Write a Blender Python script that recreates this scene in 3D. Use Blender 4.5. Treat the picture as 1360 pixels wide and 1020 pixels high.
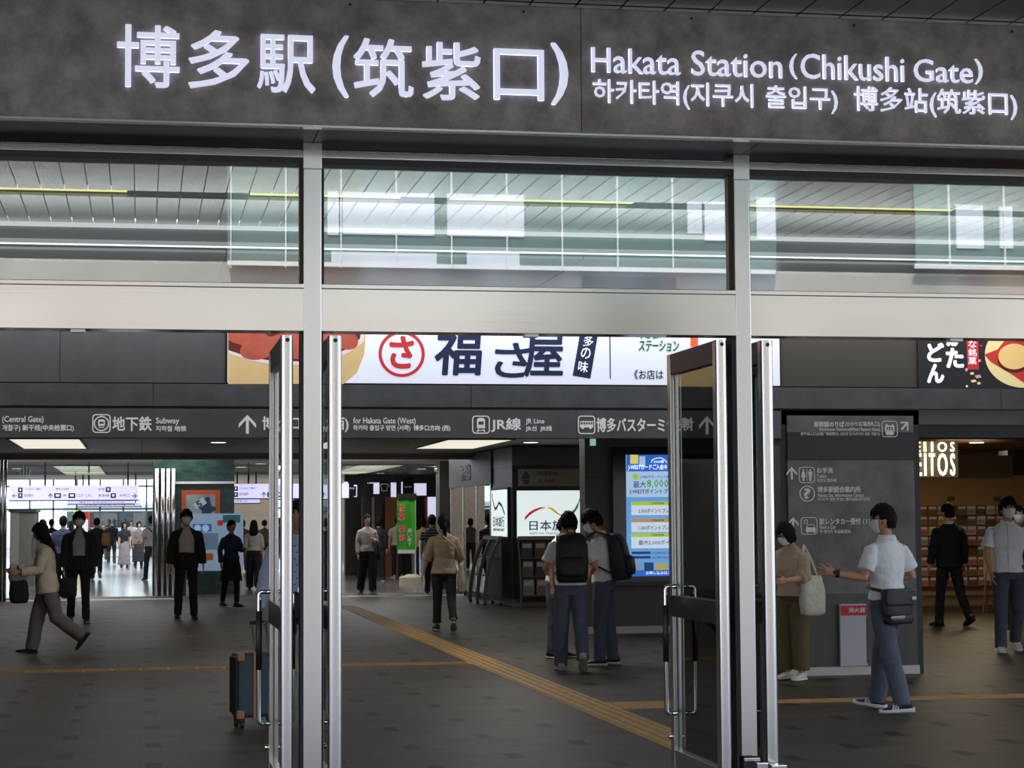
import bpy, bmesh, math, random
from mathutils import Vector, Matrix, Euler, noise
scene = bpy.context.scene
for _o in list(bpy.data.objects): bpy.data.objects.remove(_o)

# ---------------------------------------------------------------- camera
FPX = 2650.0; CAM_H = 1.6
YAW, PITCH, ROLL = 0.18359, 0.06775, -0.0065
_f = Vector((math.sin(YAW)*math.cos(PITCH), math.cos(YAW)*math.cos(PITCH), math.sin(PITCH)))
_r0 = Vector((math.cos(YAW), -math.sin(YAW), 0)); _u0 = _r0.cross(_f)
CR = _r0*math.cos(ROLL) + _u0*math.sin(ROLL); CU = CR.cross(_f); CF = _f
CO = Vector((0, 0, CAM_H))
cam_data = bpy.data.cameras.new('camera'); cam = bpy.data.objects.new('camera', cam_data)
scene.collection.objects.link(cam)
cam.matrix_world = Matrix(((CR.x, CU.x, -CF.x, 0), (CR.y, CU.y, -CF.y, 0), (CR.z, CU.z, -CF.z, CAM_H), (0, 0, 0, 1)))
cam_data.sensor_width = 36.0; cam_data.lens = 36.0*FPX/1360.0
cam_data.clip_end = 500
scene.camera = cam

# ---------------------------------------------------------------- colour management
vs = scene.view_settings
scene.display_settings.display_device = 'sRGB'
vs.view_transform = 'Standard'; vs.look = 'None'; vs.gamma = 1.0; vs.use_curve_mapping = False
vs.exposure = 0.0
try:
    scene.cycles.use_denoising = True
    scene.cycles.max_bounces = 8; scene.cycles.transparent_max_bounces = 16
    scene.cycles.sample_clamp_indirect = 4.0
    scene.cycles.caustics_reflective = False; scene.cycles.caustics_refractive = False
except Exception:
    pass

# ---------------------------------------------------------------- sky and large lights
world = bpy.data.worlds.new('sky'); scene.world = world; world.use_nodes = True
_bg = world.node_tree.nodes['Background']
_bg.inputs['Color'].default_value = (0.80, 0.88, 1.0, 1); _bg.inputs['Strength'].default_value = 3.0
def lamp(name, kind, loc, rot, energy, color=(1, 1, 1), size=None, size_y=None):
    d = bpy.data.lights.new(name, kind); d.energy = energy; d.color = color
    if kind == 'AREA':
        d.shape = 'RECTANGLE'; d.size = size; d.size_y = size_y or size
    if kind == 'SUN': d.angle = math.radians(2)
    o = bpy.data.objects.new(name, d); scene.collection.objects.link(o)
    o.location = loc; o.rotation_euler = rot
    return o
# the sun stands behind the station, over the street and the house opposite
lamp('sun', 'SUN', (0, -5, 30), (math.radians(-52), 0, math.radians(14)), 5.0, (1, .96, .9))
# entrance bay: strip along the cove, plus unseen lamps added to brighten ceiling and boxes
lamp('cove_fill_light', 'AREA', (3, 16.27, 3.70), (math.radians(180+25), 0, 0), 34, (1, .99, .95), 15, .08)
lamp('cove_fill_light', 'AREA', (3, 16.42, 3.70), (math.radians(180-55), 0, 0), 16, (.96, .98, 1), 15, .06)  # unseen uplight added to brighten the lower ceiling
lamp('bay_fill_light', 'AREA', (3, 19.1, 3.80), (math.radians(12), 0, 0), 45, (1, .98, .95), 12, .25)  # unseen fill added behind the beam for the advertising boxes
# hall fill: two rows of unseen lamps added, then lamps by the far panels
for _x, _y, _e in ((-2.5, 28, 30), (1.5, 28, 34), (5.5, 28.5, 30), (0, 22.5, 22), (4.2, 22.6, 46), (10, 24.5, 22)):
    lamp('hall_fill_light', 'AREA', (_x, _y, 2.94), (0, 0, 0), _e, (1, .97, .9), 1.4, .6)
for _x, _y, _e in ((-3, 44, 70), (0.5, 44, 70), (5, 44, 80)):
    lamp('hall_fill_light', 'AREA', (_x, _y, 3.40), (0, 0, 0), _e, (1, .97, .93), 2.0, 1.2)
for _x, _y, _e in ((-1.55, 50.5, 90), (5.45, 50.5, 60), (0, 66, 120)):
    lamp('hall_fill_light', 'AREA', (_x, _y, 2.94), (0, 0, 0), _e, (.96, .97, 1), 1.0, 3.0)
for _x, _y, _e in ((12.5, 29, 50), (14.8, 34.5, 65), (11.5, 36.0, 40), (7.55, 41.5, 14), (7.3, 49.0, 16)):  # warm shop fill; last two lamps added to brighten shelving and banner
    lamp('shop_fill_light', 'AREA', (_x, _y, 2.92), (0, 0, 0), _e, (1, .78, .5), 1.0, .5)
# ---------------------------------------------------------------- helpers
def at(px, py, Y):
    """world point seen at a pixel of the 1360x1020 frame on the upright plane at depth Y"""
    d = CF + CR*((px-680)/FPX) - CU*((py-510)/FPX)
    return CO + d*(Y/d.y)
def on_floor(px, py, z=0.0):
    d = CF + CR*((px-680)/FPX) - CU*((py-510)/FPX)
    return CO + d*((z-CAM_H)/d.z)
def lin(c):
    return tuple((v/255/12.92 if v/255 <= .04045 else ((v/255+.055)/1.055)**2.4) for v in c[:3]) + (1,)
MATS = {}
def M(name, rgb=(128, 128, 128), rough=.5, metal=0., emit=0., noise_=None, bump=None, stretch=(1, 1, 1), ecol=None, spec=None):
    if name in MATS: return MATS[name]
    m = bpy.data.materials.new(name); m.use_nodes = True; MATS[name] = m
    nt = m.node_tree; b = nt.nodes['Principled BSDF']
    b.inputs['Base Color'].default_value = lin(rgb); b.inputs['Roughness'].default_value = rough
    b.inputs['Metallic'].default_value = metal
    if spec is not None: b.inputs['Specular IOR Level'].default_value = spec
    if emit:
        b.inputs['Emission Color'].default_value = lin(ecol or rgb); b.inputs['Emission Strength'].default_value = emit
    if noise_ or bump:
        tc = nt.nodes.new('ShaderNodeTexCoord'); mp = nt.nodes.new('ShaderNodeMapping')
        mp.inputs['Scale'].default_value = stretch
        nt.links.new(tc.outputs['Object'], mp.inputs['Vector'])
    if noise_:
        sc, amt = noise_[:2]
        n = nt.nodes.new('ShaderNodeTexNoise'); n.inputs['Scale'].default_value = sc; n.inputs['Detail'].default_value = 6
        n.inputs['Roughness'].default_value = .65
        nt.links.new(mp.outputs['Vector'], n.inputs['Vector'])
        cr = nt.nodes.new('ShaderNodeValToRGB')
        c = lin(rgb)
        cr.color_ramp.elements[0].position = noise_[2] if len(noise_) > 2 else .3; cr.color_ramp.elements[1].position = noise_[3] if len(noise_) > 2 else .7
        cr.color_ramp.elements[0].color = tuple(v*(1-amt) for v in c[:3]) + (1,)
        cr.color_ramp.elements[1].color = tuple(min(1, v*(1+amt)) for v in c[:3]) + (1,)
        nt.links.new(n.outputs['Fac'], cr.inputs['Fac']); nt.links.new(cr.outputs['Color'], b.inputs['Base Color'])
    if bump:
        n2 = nt.nodes.new('ShaderNodeTexNoise'); n2.inputs['Scale'].default_value = bump[0]; n2.inputs['Detail'].default_value = 4
        nt.links.new(mp.outputs['Vector'], n2.inputs['Vector'])
        bp = nt.nodes.new('ShaderNodeBump'); bp.inputs['Strength'].default_value = bump[1]; bp.inputs['Distance'].default_value = bump[2] if len(bump) > 2 else .01
        nt.links.new(n2.outputs['Fac'], bp.inputs['Height']); nt.links.new(bp.outputs['Normal'], b.inputs['Normal'])
    return m
def glass(name, tint=(.9, .97, .95), refl=.12, rough=0.0):
    if name in MATS: return MATS[name]
    m = bpy.data.materials.new(name); m.use_nodes = True; MATS[name] = m
    nt = m.node_tree; nt.nodes.clear()
    out = nt.nodes.new('ShaderNodeOutputMaterial'); mx = nt.nodes.new('ShaderNodeMixShader')
    t = nt.nodes.new('ShaderNodeBsdfTransparent'); g = nt.nodes.new('ShaderNodeBsdfGlossy')
    t.inputs['Color'].default_value = tint + (1,); g.inputs['Roughness'].default_value = rough
    g.inputs['Color'].default_value = (1, 1, 1, 1)
    fr = nt.nodes.new('ShaderNodeFresnel'); fr.inputs['IOR'].default_value = 1.5
    ad = nt.nodes.new('ShaderNodeMath'); ad.operation = 'ADD'; ad.inputs[1].default_value = refl; ad.use_clamp = True
    nt.links.new(fr.outputs['Fac'], ad.inputs[0]); nt.links.new(ad.outputs[0], mx.inputs['Fac'])
    nt.links.new(t.outputs[0], mx.inputs[1]); nt.links.new(g.outputs[0], mx.inputs[2]); nt.links.new(mx.outputs[0], out.inputs['Surface'])
    return m
def tag(o, label=None, cat=None, group=None, kind=None):
    if label: o['label'] = label
    if cat: o['category'] = cat
    if group: o['group'] = group
    if kind: o['kind'] = kind
    return o
def empty(name, loc=(0, 0, 0), rz=0.0):
    o = bpy.data.objects.new(name, None); scene.collection.objects.link(o)
    o.empty_display_size = .1
    o.location = loc; o.rotation_euler = (0, 0, rz); return o
class MB:
    """collects shapes; build() links them as ONE mesh object"""
    def __init__(s): s.bm = bmesh.new(); s.mi = 0
    def _f(s, vs):
        try:
            f = s.bm.faces.new(vs); f.material_index = s.mi; return f
        except ValueError: return None
    def box(s, x0, x1, y0, y1, z0, z1):
        v = [s.bm.verts.new(p) for p in ((x0, y0, z0), (x1, y0, z0), (x1, y1, z0), (x0, y1, z0), (x0, y0, z1), (x1, y0, z1), (x1, y1, z1), (x0, y1, z1))]
        for q in ((3, 2, 1, 0), (4, 5, 6, 7), (0, 1, 5, 4), (1, 2, 6, 5), (2, 3, 7, 6), (3, 0, 4, 7)): s._f([v[i] for i in q])
        return s
    def rings(s, rings, cap=True, closed=False):
        R = [[s.bm.verts.new(p) for p in r] for r in rings]
        n = len(R[0])
        m = len(R) if closed else len(R)-1
        for i in range(m):
            a, b = R[i], R[(i+1) % len(R)]
            for j in range(n): s._f([a[j], a[(j+1) % n], b[(j+1) % n], b[j]])
        if cap and not closed: s._f(R[0][::-1]); s._f(R[-1])
        return s
    def cyl(s, p0, p1, r0, r1=None, n=16):
        r1 = r0 if r1 is None else r1
        return s.tube([p0, p1], [r0, r1], n)
    def tube(s, pts, r, n=12, cap=True):
        pts = [Vector(p) for p in pts]; rs = r if isinstance(r, (list, tuple)) else [r]*len(pts)
        rings = []; ref = None
        for i, p in enumerate(pts):
            d = (pts[min(i+1, len(pts)-1)] - pts[max(i-1, 0)]).normalized()
            if ref is None: ref = Vector((0, 0, 1)) if abs(d.z) < .9 else Vector((1, 0, 0))
            a = (ref - d*ref.dot(d)).normalized(); b = d.cross(a); ref = a
            rings.append([p + (a*math.cos(t) + b*math.sin(t))*rs[i] for t in [2*math.pi*k/n for k in range(n)]])
        return s.rings(rings, cap)
    def loft(s, secs, n=16, power=2.0):
        """secs: (cx,cy,cz,rx,ry) horizontal super-ellipse sections, capped"""
        rings = []
        for cx, cy, cz, rx, ry in secs:
            rg = []
            for k in range(n):
                t = 2*math.pi*k/n; c, q = math.cos(t), math.sin(t)
                e = 2/power
                rg.append((cx+rx*math.copysign(abs(c)**e, c), cy+ry*math.copysign(abs(q)**e, q), cz))
            rings.append(rg)
        return s.rings(rings)
    def ball(s, c, rx, ry=None, rz=None, sub=2):
        ry = rx if ry is None else ry; rz = rx if rz is None else rz
        g = bmesh.ops.create_icosphere(s.bm, subdivisions=sub, radius=1.0)
        for v in g['verts']: v.co = Vector((c[0]+v.co.x*rx, c[1]+v.co.y*ry, c[2]+v.co.z*rz))
        for v in g['verts']:
            for f in v.link_faces: f.material_index = s.mi
        return s
    def prism(s, poly, y0, y1):
        """polygon in the XZ plane, thickened from y0 (front) to y1"""
        return s.rings([[(x, y0, z) for x, z in poly], [(x, y1, z) for x, z in poly]])
    def build(s, name, mat=None, parent=None, bevel=0, smooth=False, loc=None, rz=0, solid=0):
        bmesh.ops.recalc_face_normals(s.bm, faces=s.bm.faces)
        me = bpy.data.meshes.new(name); s.bm.to_mesh(me); s.bm.free()
        for m in (mat if isinstance(mat, (list, tuple)) else [mat]):
            if m: me.materials.append(m)
        if smooth:
            for p in me.polygons: p.use_smooth = True
        o = bpy.data.objects.new(name, me); scene.collection.objects.link(o)
        if loc is not None: o.location = loc
        if rz: o.rotation_euler = (0, 0, rz)
        if parent: o.parent = parent
        if solid:
            md = o.modifiers.new('thickness', 'SOLIDIFY'); md.thickness = solid; md.offset = 0
        if bevel:
            md = o.modifiers.new('bevel', 'BEVEL'); md.width = bevel; md.segments = 2; md.limit_method = 'ANGLE'
        return o
def boxo(name, b, mat, parent=None, bevel=0):
    return MB().box(*b).build(name, mat, parent, bevel)
def struct(o, label=None, cat=None):
    o['kind'] = 'structure'
    if label: o['label'] = label
    if cat: o['category'] = cat
    return o
def text_mesh(body, bold=0.0, extrude=0.0, res=3, spacing=1.0, shear=0.0, lines=1.0):
    cu = bpy.data.curves.new('lettering', 'FONT'); cu.body = body; cu.size = 1.0
    cu.offset = bold; cu.extrude = extrude; cu.resolution_u = res; cu.space_character = spacing; cu.shear = shear; cu.space_line = lines
    o = bpy.data.objects.new('lettering', cu); scene.collection.objects.link(o)
    dg = bpy.context.evaluated_depsgraph_get(); dg.update()
    me = bpy.data.meshes.new_from_object(o.evaluated_get(dg))
    bpy.data.objects.remove(o); bpy.data.curves.remove(cu)
    return me
def text(name, body, px0, py0, px1, py1, Y, mat, parent=None, bold=.0, depth=.004, res=2, spacing=1.0, tilt=True, shear=0.0, rot=0.0):
    """lettering on the upright plane at Y, fitted into a rectangle given by its corners; faces the street"""
    ym = (py0+py1)/2
    a = at(px0, ym, Y); b = at(px1, ym, Y); xm = (px0+px1)/2
    zt = at(xm, py0, Y).z; zb = at(xm, py1, Y).z
    return text_w(name, body, a.x, b.x, zb, zt, Y, mat, parent, bold, depth, res, spacing, shear, rot)
def text_w(name, body, x0, x1, z0, z1, Y, mat, parent=None, bold=0., depth=.004, res=2, spacing=1.0, shear=0., rot=0.):
    me = text_mesh(body, 0, .5, res, spacing, shear)
    co = [v.co for v in me.vertices]
    if not co: return None
    xa, xb = min(c.x for c in co), max(c.x for c in co); ya, yb = min(c.y for c in co), max(c.y for c in co)
    cx, cz = (x0+x1)/2, (z0+z1)/2; ca, sa = math.cos(rot), math.sin(rot)
    b = bold*(z1-z0)
    for v in me.vertices:
        x = ((v.co.x-xa)/max(xb-xa, 1e-6)-.5)*(x1-x0-2*b); z = ((v.co.y-ya)/max(yb-ya, 1e-6)-.5)*(z1-z0-2*b)
        d = (v.co.z+.5)*depth
        v.co = (cx+x*ca-z*sa, Y-d, cz+x*sa+z*ca)
    if b > 0:   # heavier strokes: the outline repeated a hair to every side
        V = [v.co.copy() for v in me.vertices]; F = [tuple(p.vertices) for p in me.polygons]
        n = 8 if bold >= .014 else 4; nv = len(V); V2 = list(V); F2 = list(F)
        for k in range(n):
            t = 2*math.pi*(k+.5)/n; dv = Vector((b*math.cos(t), -.00025*(k+1), b*math.sin(t))); o_ = len(V2)
            V2 += [v+dv for v in V]; F2 += [tuple(i+o_ for i in f) for f in F]
        nm = bpy.data.meshes.new(name); nm.from_pydata(V2, [], F2); bpy.data.meshes.remove(me); me = nm
    me.materials.clear(); me.materials.append(mat)
    o = bpy.data.objects.new(name, me); scene.collection.objects.link(o)
    if parent: o.parent = parent
    return o
def rect_px(px0, py0, px1, py1, Y):
    ym = (py0+py1)/2; xm = (px0+px1)/2
    return at(px0, ym, Y).x, at(px1, ym, Y).x, at(xm, py1, Y).z, at(xm, py0, Y).z
def plate(name, px0, py0, px1, py1, Y, mat, parent=None, thick=.01, bevel=0):
    x0, x1, z0, z1 = rect_px(px0, py0, px1, py1, Y)
    return MB().box(x0, x1, Y-thick, Y, z0, z1).build(name, mat, parent, bevel)
def poly_px(name, pts, Y, mat, parent=None, thick=.006):
    P = [at(x, y, Y) for x, y in pts]
    return MB().prism([(p.x, p.z) for p in P], Y-thick, Y).build(name, mat, parent)
def ring_poly(cx, cz, r, n=40):
    return [(cx+r*math.cos(2*math.pi*k/n), cz+r*math.sin(2*math.pi*k/n)) for k in range(n)]
def frame_round(mb, x0, x1, z0, z1, rad, w, y0, y1, n=5):
    """rounded rectangular outline of width w"""
    def rr(x0, x1, z0, z1, r):
        o = []
        for cx, cz, a0 in ((x1-r, z1-r, 0), (x0+r, z1-r, 90), (x0+r, z0+r, 180), (x1-r, z0+r, 270)):
            for k in range(n+1):
                t = math.radians(a0+90*k/n); o.append((cx+r*math.cos(t), cz+r*math.sin(t)))
        return o
    A = rr(x0, x1, z0, z1, rad); B = rr(x0+w, x1-w, z0+w, z1-w, max(rad-w, .001))
    mb.rings([[(x, y0, z) for x, z in A], [(x, y0, z) for x, z in B], [(x, y1, z) for x, z in B], [(x, y1, z) for x, z in A]], closed=True)
    return mb
def ring(mb, cx, cz, r, w, y0, y1, n=40):
    A = ring_poly(cx, cz, r, n); B = ring_poly(cx, cz, r-w, n)
    mb.rings([[(x, y0, z) for x, z in A], [(x, y0, z) for x, z in B], [(x, y1, z) for x, z in B], [(x, y1, z) for x, z in A]], closed=True)
    return mb
def copy_tree(o, parent=None):
    c = o.copy(); scene.collection.objects.link(c)
    if parent: c.parent = parent
    for ch in list(o.children): copy_tree(ch, c)
    return c
# ---------------------------------------------------------------- materials
STEEL = M('brushed_steel', (205, 204, 203), .22, 1.0, bump=(60, .06, .002), stretch=(1, 1, .03))
STEELH = M('brushed_steel_beam', (200, 197, 193), .14, 1.0, noise_=(2.0, .06), bump=(70, .06, .002), stretch=(.03, 1, 1))
CHROME = M('polished_steel', (215, 215, 215), .12, 1.0)
BRONZE = M('dark_bronze', (52, 44, 38), .38, .6)
DARKMETAL = M('dark_metal', (52, 53, 56), .35, .7)
BLACK = M('black', (14, 14, 15), .5)
STUCCO = M('mottled_stone', (124, 117, 110), .75, noise_=(5.5, .36, .36, .66), bump=(30, .1, .003))
SLATE = M('slate_panel', (96, 98, 101), .55, noise_=(2.0, .16), stretch=(1, 1, .6))
SLATE2 = M('slate_band', (92, 94, 98), .6, noise_=(4.0, .25))
GLASS_T = glass('transom_glass', (.93, .97, .96), .10)
GLASS_D = glass('door_glass', (.90, .95, .93), .03)
WHITE_L = M('lit_white', (235, 236, 250), .5, emit=.5, ecol=(232, 234, 255))
SIGNWHITE = M('sign_white', (225, 225, 225), .5, emit=.30)
DIMWHITE = M('print_white', (240, 240, 238), .6)

def floor_material():
    m = bpy.data.materials.new('stone_floor'); m.use_nodes = True
    nt = m.node_tree; N = nt.nodes.new; L = nt.links.new; b = nt.nodes['Principled BSDF']
    tc = N('ShaderNodeTexCoord'); sp = N('ShaderNodeSeparateXYZ'); L(tc.outputs['Object'], sp.inputs[0])
    def math_(op, a, c=None, d=None):
        n = N('ShaderNodeMath'); n.operation = op
        for i, v in enumerate((a, c, d)):
            if v is None: continue
            if isinstance(v, (int, float)): n.inputs[i].default_value = v
            else: L(v, n.inputs[i])
        return n.outputs[0]
    # paving: long narrow tiles running along X, joints and tone per tile
    br = N('ShaderNodeTexBrick'); L(tc.outputs['Object'], br.inputs['Vector'])
    br.inputs['Scale'].default_value = 1.0; br.inputs['Brick Width'].default_value = .62; br.inputs['Row Height'].default_value = .31
    br.inputs['Mortar Size'].default_value = .004; br.inputs['Color1'].default_value = lin((82, 74, 63)); br.inputs['Color2'].default_value = lin((68, 62, 53))
    br.inputs['Mortar'].default_value = lin((62, 56, 48)); br.inputs['Bias'].default_value = 0
    ns = N('ShaderNodeTexNoise'); mp = N('ShaderNodeMapping'); mp.inputs['Scale'].default_value = (1.2, 6, 1)
    L(tc.outputs['Object'], mp.inputs[0]); L(mp.outputs[0], ns.inputs['Vector']); ns.inputs['Scale'].default_value = 2.2; ns.inputs['Detail'].default_value = 5
    mr = N('ShaderNodeMapRange'); mr.inputs[1].default_value = .3; mr.inputs[2].default_value = .7; mr.inputs[3].default_value = .8; mr.inputs[4].default_value = 1.2
    L(ns.outputs['Fac'], mr.inputs[0])
    mul = N('ShaderNodeMix'); mul.data_type = 'RGBA'; mul.blend_type = 'MULTIPLY'; mul.inputs[0].default_value = 1
    L(br.outputs['Color'], mul.inputs[6]); L(mr.outputs[0], mul.inputs[7])
    # small dark inlay tiles in staggered columns
    px, py = .60, 1.24
    u = math_('DIVIDE', math_('ADD', sp.outputs[0], 100*px - .09 + px/2), px)
    iu = math_('FLOOR', u); fu = math_('SUBTRACT', u, iu)
    st = math_('MULTIPLY', math_('MODULO', iu, 2.0), py*.47)
    v = math_('DIVIDE', math_('ADD', math_('ADD', sp.outputs[1], 100*py - 14.70 + py/2), st), py)
    iv = math_('FLOOR', v); fv = math_('SUBTRACT', v, iv)
    du = math_('LESS_THAN', math_('ABSOLUTE', math_('SUBTRACT', fu, .5)), .056/px)
    dv = math_('LESS_THAN', math_('ABSOLUTE', math_('SUBTRACT', fv, .5)), .15/py)
    # inlays differ in darkness: hash per cell
    h = math_('FRACT', math_('MULTIPLY', math_('SINE', math_('ADD', math_('MULTIPLY', iu, 12.9898), math_('MULTIPLY', iv, 78.233))), 43758.5453))
    keep = math_('ADD', math_('MULTIPLY', h, .6), .6); keep = math_('MINIMUM', keep, 1.0)
    mask = math_('MULTIPLY', math_('MULTIPLY', du, dv), keep)
    mx = N('ShaderNodeMix'); mx.data_type = 'RGBA'; L(mask, mx.inputs[0]); L(mul.outputs[2], mx.inputs[6]); mx.inputs[7].default_value = lin((20, 19, 19))
    L(mx.outputs[2], b.inputs['Base Color'])
    b.inputs['Roughness'].default_value = .5; b.inputs['Specular IOR Level'].default_value = .12
    bp = N('ShaderNodeBump'); bp.inputs['Strength'].default_value = .15; bp.inputs['Distance'].default_value = .002
    L(br.outputs['Fac'], bp.inputs['Height']); bp.invert = True; L(bp.outputs[0], b.inputs['Normal'])
    return m
FLOOR = floor_material()
YF = 11.14      # glazed entrance front
YB = 19.53       # fascia inside, over the second row
YH = 43.9        # far hall
ZC = 2.97        # hall ceiling

# ---------------------------------------------------------------- floors
def slab(name, x0, x1, y0, y1, z0, z1, mat, label, kind='structure'):
    o = boxo(name, (x0, x1, y0, y1, z0, z1), mat); struct(o, label, 'floor' if 'floor' in name else 'ceiling'); return o
slab('floor', -14, 24, 10.5, YH, -.2, 0, FLOOR, 'dark grey stone floor with rows of small black inlay tiles')
POLISH = M('polished_floor', (120, 118, 122), .16, noise_=(1.5, .1), spec=.8)
slab('floor_far', -14, 24, YH, 92, -.2, 0.0, POLISH, 'pale polished floor of the far hall')
PLAZA = M('plaza_paving', (116, 115, 119), .8, noise_=(2, .12))
slab('floor_plaza', -30, 40, -24, 10.5, -.2, 0, PLAZA, 'pale paving of the forecourt')

# tactile paving strips
TACT = M('tactile_yellow', (172, 136, 78), .65, noise_=(5, .14))
def tactile(x0, x1, y0, y1, along, label, bars=4):
    m = MB(); m.box(x0, x1, y0, y1, 0.0005, .004)
    t = .30
    if along == 'Y':
        w = (x1-x0)/bars; n = int((y1-y0)/t)
        for k in range(n):
            a = y0 + k*t + .01
            for j in range(bars):
                c = x0 + (j+.5)*w; m.box(c-.017, c+.017, a, a+t-.025, .004, .009)
    else:
        w = (y1-y0)/bars; n = int((x1-x0)/t)
        for k in range(n):
            a = x0 + k*t + .01
            for j in range(bars):
                c = y0 + (j+.5)*w; m.box(a, a+t-.025, c-.017, c+.017, .004, .009)
    return tag(m.build('tactile_paving', TACT), label, 'tactile paving', 'yellow guide strips in the floor')
tactile(3.62, 3.98, 10.6, 37.8, 'Y', 'long yellow ribbed guide strip running straight into the hall through the middle doorway')
tactile(-6, 3.62, 22.0, 22.34, 'X', 'yellow ribbed guide strip crossing the floor on the left of the middle doorway')
tactile(4.6, 14, 16.65, 16.95, 'X', 'yellow ribbed guide strip crossing the floor on the right under the walking student')
m = MB(); m.box(3.98, 4.6, 16.5, 17.1, .0005, .004)
for i in range(10):
    for j in range(10): m.cyl((4.01+i*.062, 16.53+j*.06, .004), (4.01+i*.062, 16.53+j*.06, .009), .016, .012, 6)
tag(m.build('tactile_paving', TACT), 'square yellow studded warning pad where the two guide strips meet', 'tactile paving', 'yellow guide strips in the floor')

# ---------------------------------------------------------------- entrance front: posts, beam, sign
def post(x0, x1, name, lab, foot=.17):
    r = struct(empty(name, ((x0+x1)/2, YF, 0)), lab, 'post')
    cx = (x0+x1)/2; w = (x1-x0)/2
    MB().box(-w, w, 0, .20, foot, 3.577).build('shaft', STEEL, r, .004)
    MB().box(-w-.003, w+.003, -.004, .20, 3.577, 3.726).build('capital', STEEL, r, .003)
    MB().box(-w+.012, w+.012, .012, .19, 0, foot).build('base_shoe', DARKMETAL, r, .004)
    MB().box(-w+.012, w+.014, -.004, .19, foot-.03, foot-.012).build('base_plate', STEEL, r, .002)
    for s in (-1, 1): MB().box(s*(w+.007)-.007, s*(w+.007)+.007, .05, .16, .02, 2.659).build('jamb_seal', BLACK, r)
    return r
post(.885, .985, 'trim_1', 'brushed steel post left of the middle doorway', .17)
post(3.3985, 3.4895, 'trim_2', 'brushed steel post right of the middle doorway', .235)
post(-1.629, -1.529, 'trim_3', 'brushed steel post beyond the left doorway')
post(5.908, 6.004, 'trim_4', 'brushed steel post beyond the right doorway')
BAYS = ((-4.0, -1.629), (-1.529, .885), (.985, 3.3985), (3.4895, 5.908), (6.004, 8.4))
bm_ = struct(empty('trim_5', (0, YF, 2.659)), 'wide brushed steel beam over the doorways', 'beam')
for x0, x1 in BAYS:
    MB().box(x0, x1, .010, .17, .0, .241).build('beam_panel', STEELH, bm_, .003)
    MB().box(x0, x1, .002, .17, .241, .267).build('sill', STEELH, bm_, .003)
for x in (-.35, 2.19, 4.77): MB().box(x-.04, x+.04, .02, .09, -.018, 0).build('door_catch', M('catch_white', (200, 200, 195), .4), bm_, .002)
# transom windows between beam and sign soffit
hd = struct(empty('trim_6', (0, YF, 3.639)), 'steel head rail above the transom glass', 'rail')
for i, (x0, x1) in enumerate(BAYS):
    MB().box(x0, x1, .0, .18, .0, .04).build('rail', STEELH, hd, .003)
    MB().box(x0, x1, .03, .18, -.031, 0).build('rail_shadow_gap', BLACK, hd)
    w = struct(empty('window_%d' % (i+1), ((x0+x1)/2, YF+.09, 2.926)), 'clear transom pane over doorway', 'window')
    hw = (x1-x0)/2
    MB().box(-hw, hw, .0, .012, .0, .685).build('pane', GLASS_T, w)
    f = MB(); f.box(-hw, -hw+.02, -.03, .03, 0, .685); f.box(hw-.02, hw, -.03, .03, 0, .685); f.build('frame', BRONZE, w)
# sign box with soffit
SY0 = 10.675
SG = empty('station_sign', (2.2, SY0, 3.726)); tag(SG, 'large mottled grey sign band with lit white station name in three scripts', 'sign')
def loc(o):   # keep world placement under the sign root
    o.parent = SG; o.matrix_parent_inverse = Matrix.Translation(-SG.location); return o
xs = at(772, 110, SY0).x
for a, b in ((-5, xs-.002), (xs+.002, 10.5)):
    loc(boxo('panel', (a, b, SY0, SY0+.06, 3.726, 4.435), STUCCO))
loc(boxo('bottom_trim', (-5, 10.5, SY0-.008, SY0+.05, 3.719, 3.731), STEELH))
loc(boxo('top_trim', (-5, 10.5, SY0-.02, SY0+.05, 4.431, 4.448), STEELH))
m = MB()
for k in range(14):
    x = -3.7 + k*.96; m.cyl((x, SY0-.004, 4.40), (x, SY0-.008, 4.40), .008, n=8)
loc(m.build('screws', BLACK))
SOFF = M('soffit_metal', (22, 22, 24), .45, .3, noise_=(1.0, .1))
SF = struct(empty('ceiling_1', (0, SY0, 3.726)), 'dark metal soffit under the sign band', 'ceiling')
for a, b in ((-5, .934), (.940, 3.442), (3.448, 10.5)):
    MB().box(a, b, .062, .66, .0, .02).build('panel', SOFF, SF)
boxo('wall_front', (-14, 24, 11.36, 11.56, 3.76, 7.0), M('dark_cladding', (60, 60, 62), .7))['kind'] = 'structure'
bpy.data.objects['wall_front']['label'] = 'dark cladding of the station above the entrance'; bpy.data.objects['wall_front']['category'] = 'wall'
# letters of the sign
def char(c, x0, x1, y0, y1, bold=.012):
    o = text('character', c, x0, y0, x1, y1, SY0, WHITE_L, None, bold, .02, 3); loc(o); return o
for c, x0, x1, y0, y1 in (('博', 155, 239, 34, 117), ('多', 250, 331, 41, 119), ('駅', 341, 419, 47, 124), ('(', 441, 463, 48, 130),
                          ('筑', 469, 549, 52, 130), ('紫', 560, 638, 57, 134), ('口', 655, 722, 66, 134), (')', 731, 754, 58, 140)):
    char(c, x0, x1, y0, y1, .012 if c not in '()' else .014)
for w_, x0, x1, y0, y1 in (('Hakata', 785, 903, 65.5, 98.5), ('Station', 918, 1038, 69.5, 102.5), ('(', 1048, 1058, 72, 105), ('Chikushi', 1063, 1200, 74, 107), ('Gate', 1213, 1291, 80, 110), (')', 1294, 1304, 79, 112)):
    loc(text('lettering', w_, x0, y0, x1, y1, SY0, WHITE_L, None, .005, .015, 3))
loc(text('lettering', '하카타역(지쿠시', 787, 108.5, 1000, 145, SY0, WHITE_L, None, .009, .012, 2))
loc(text('lettering', '출입구)', 1017, 115, 1112, 150, SY0, WHITE_L, None, .009, .012, 2))
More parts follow.
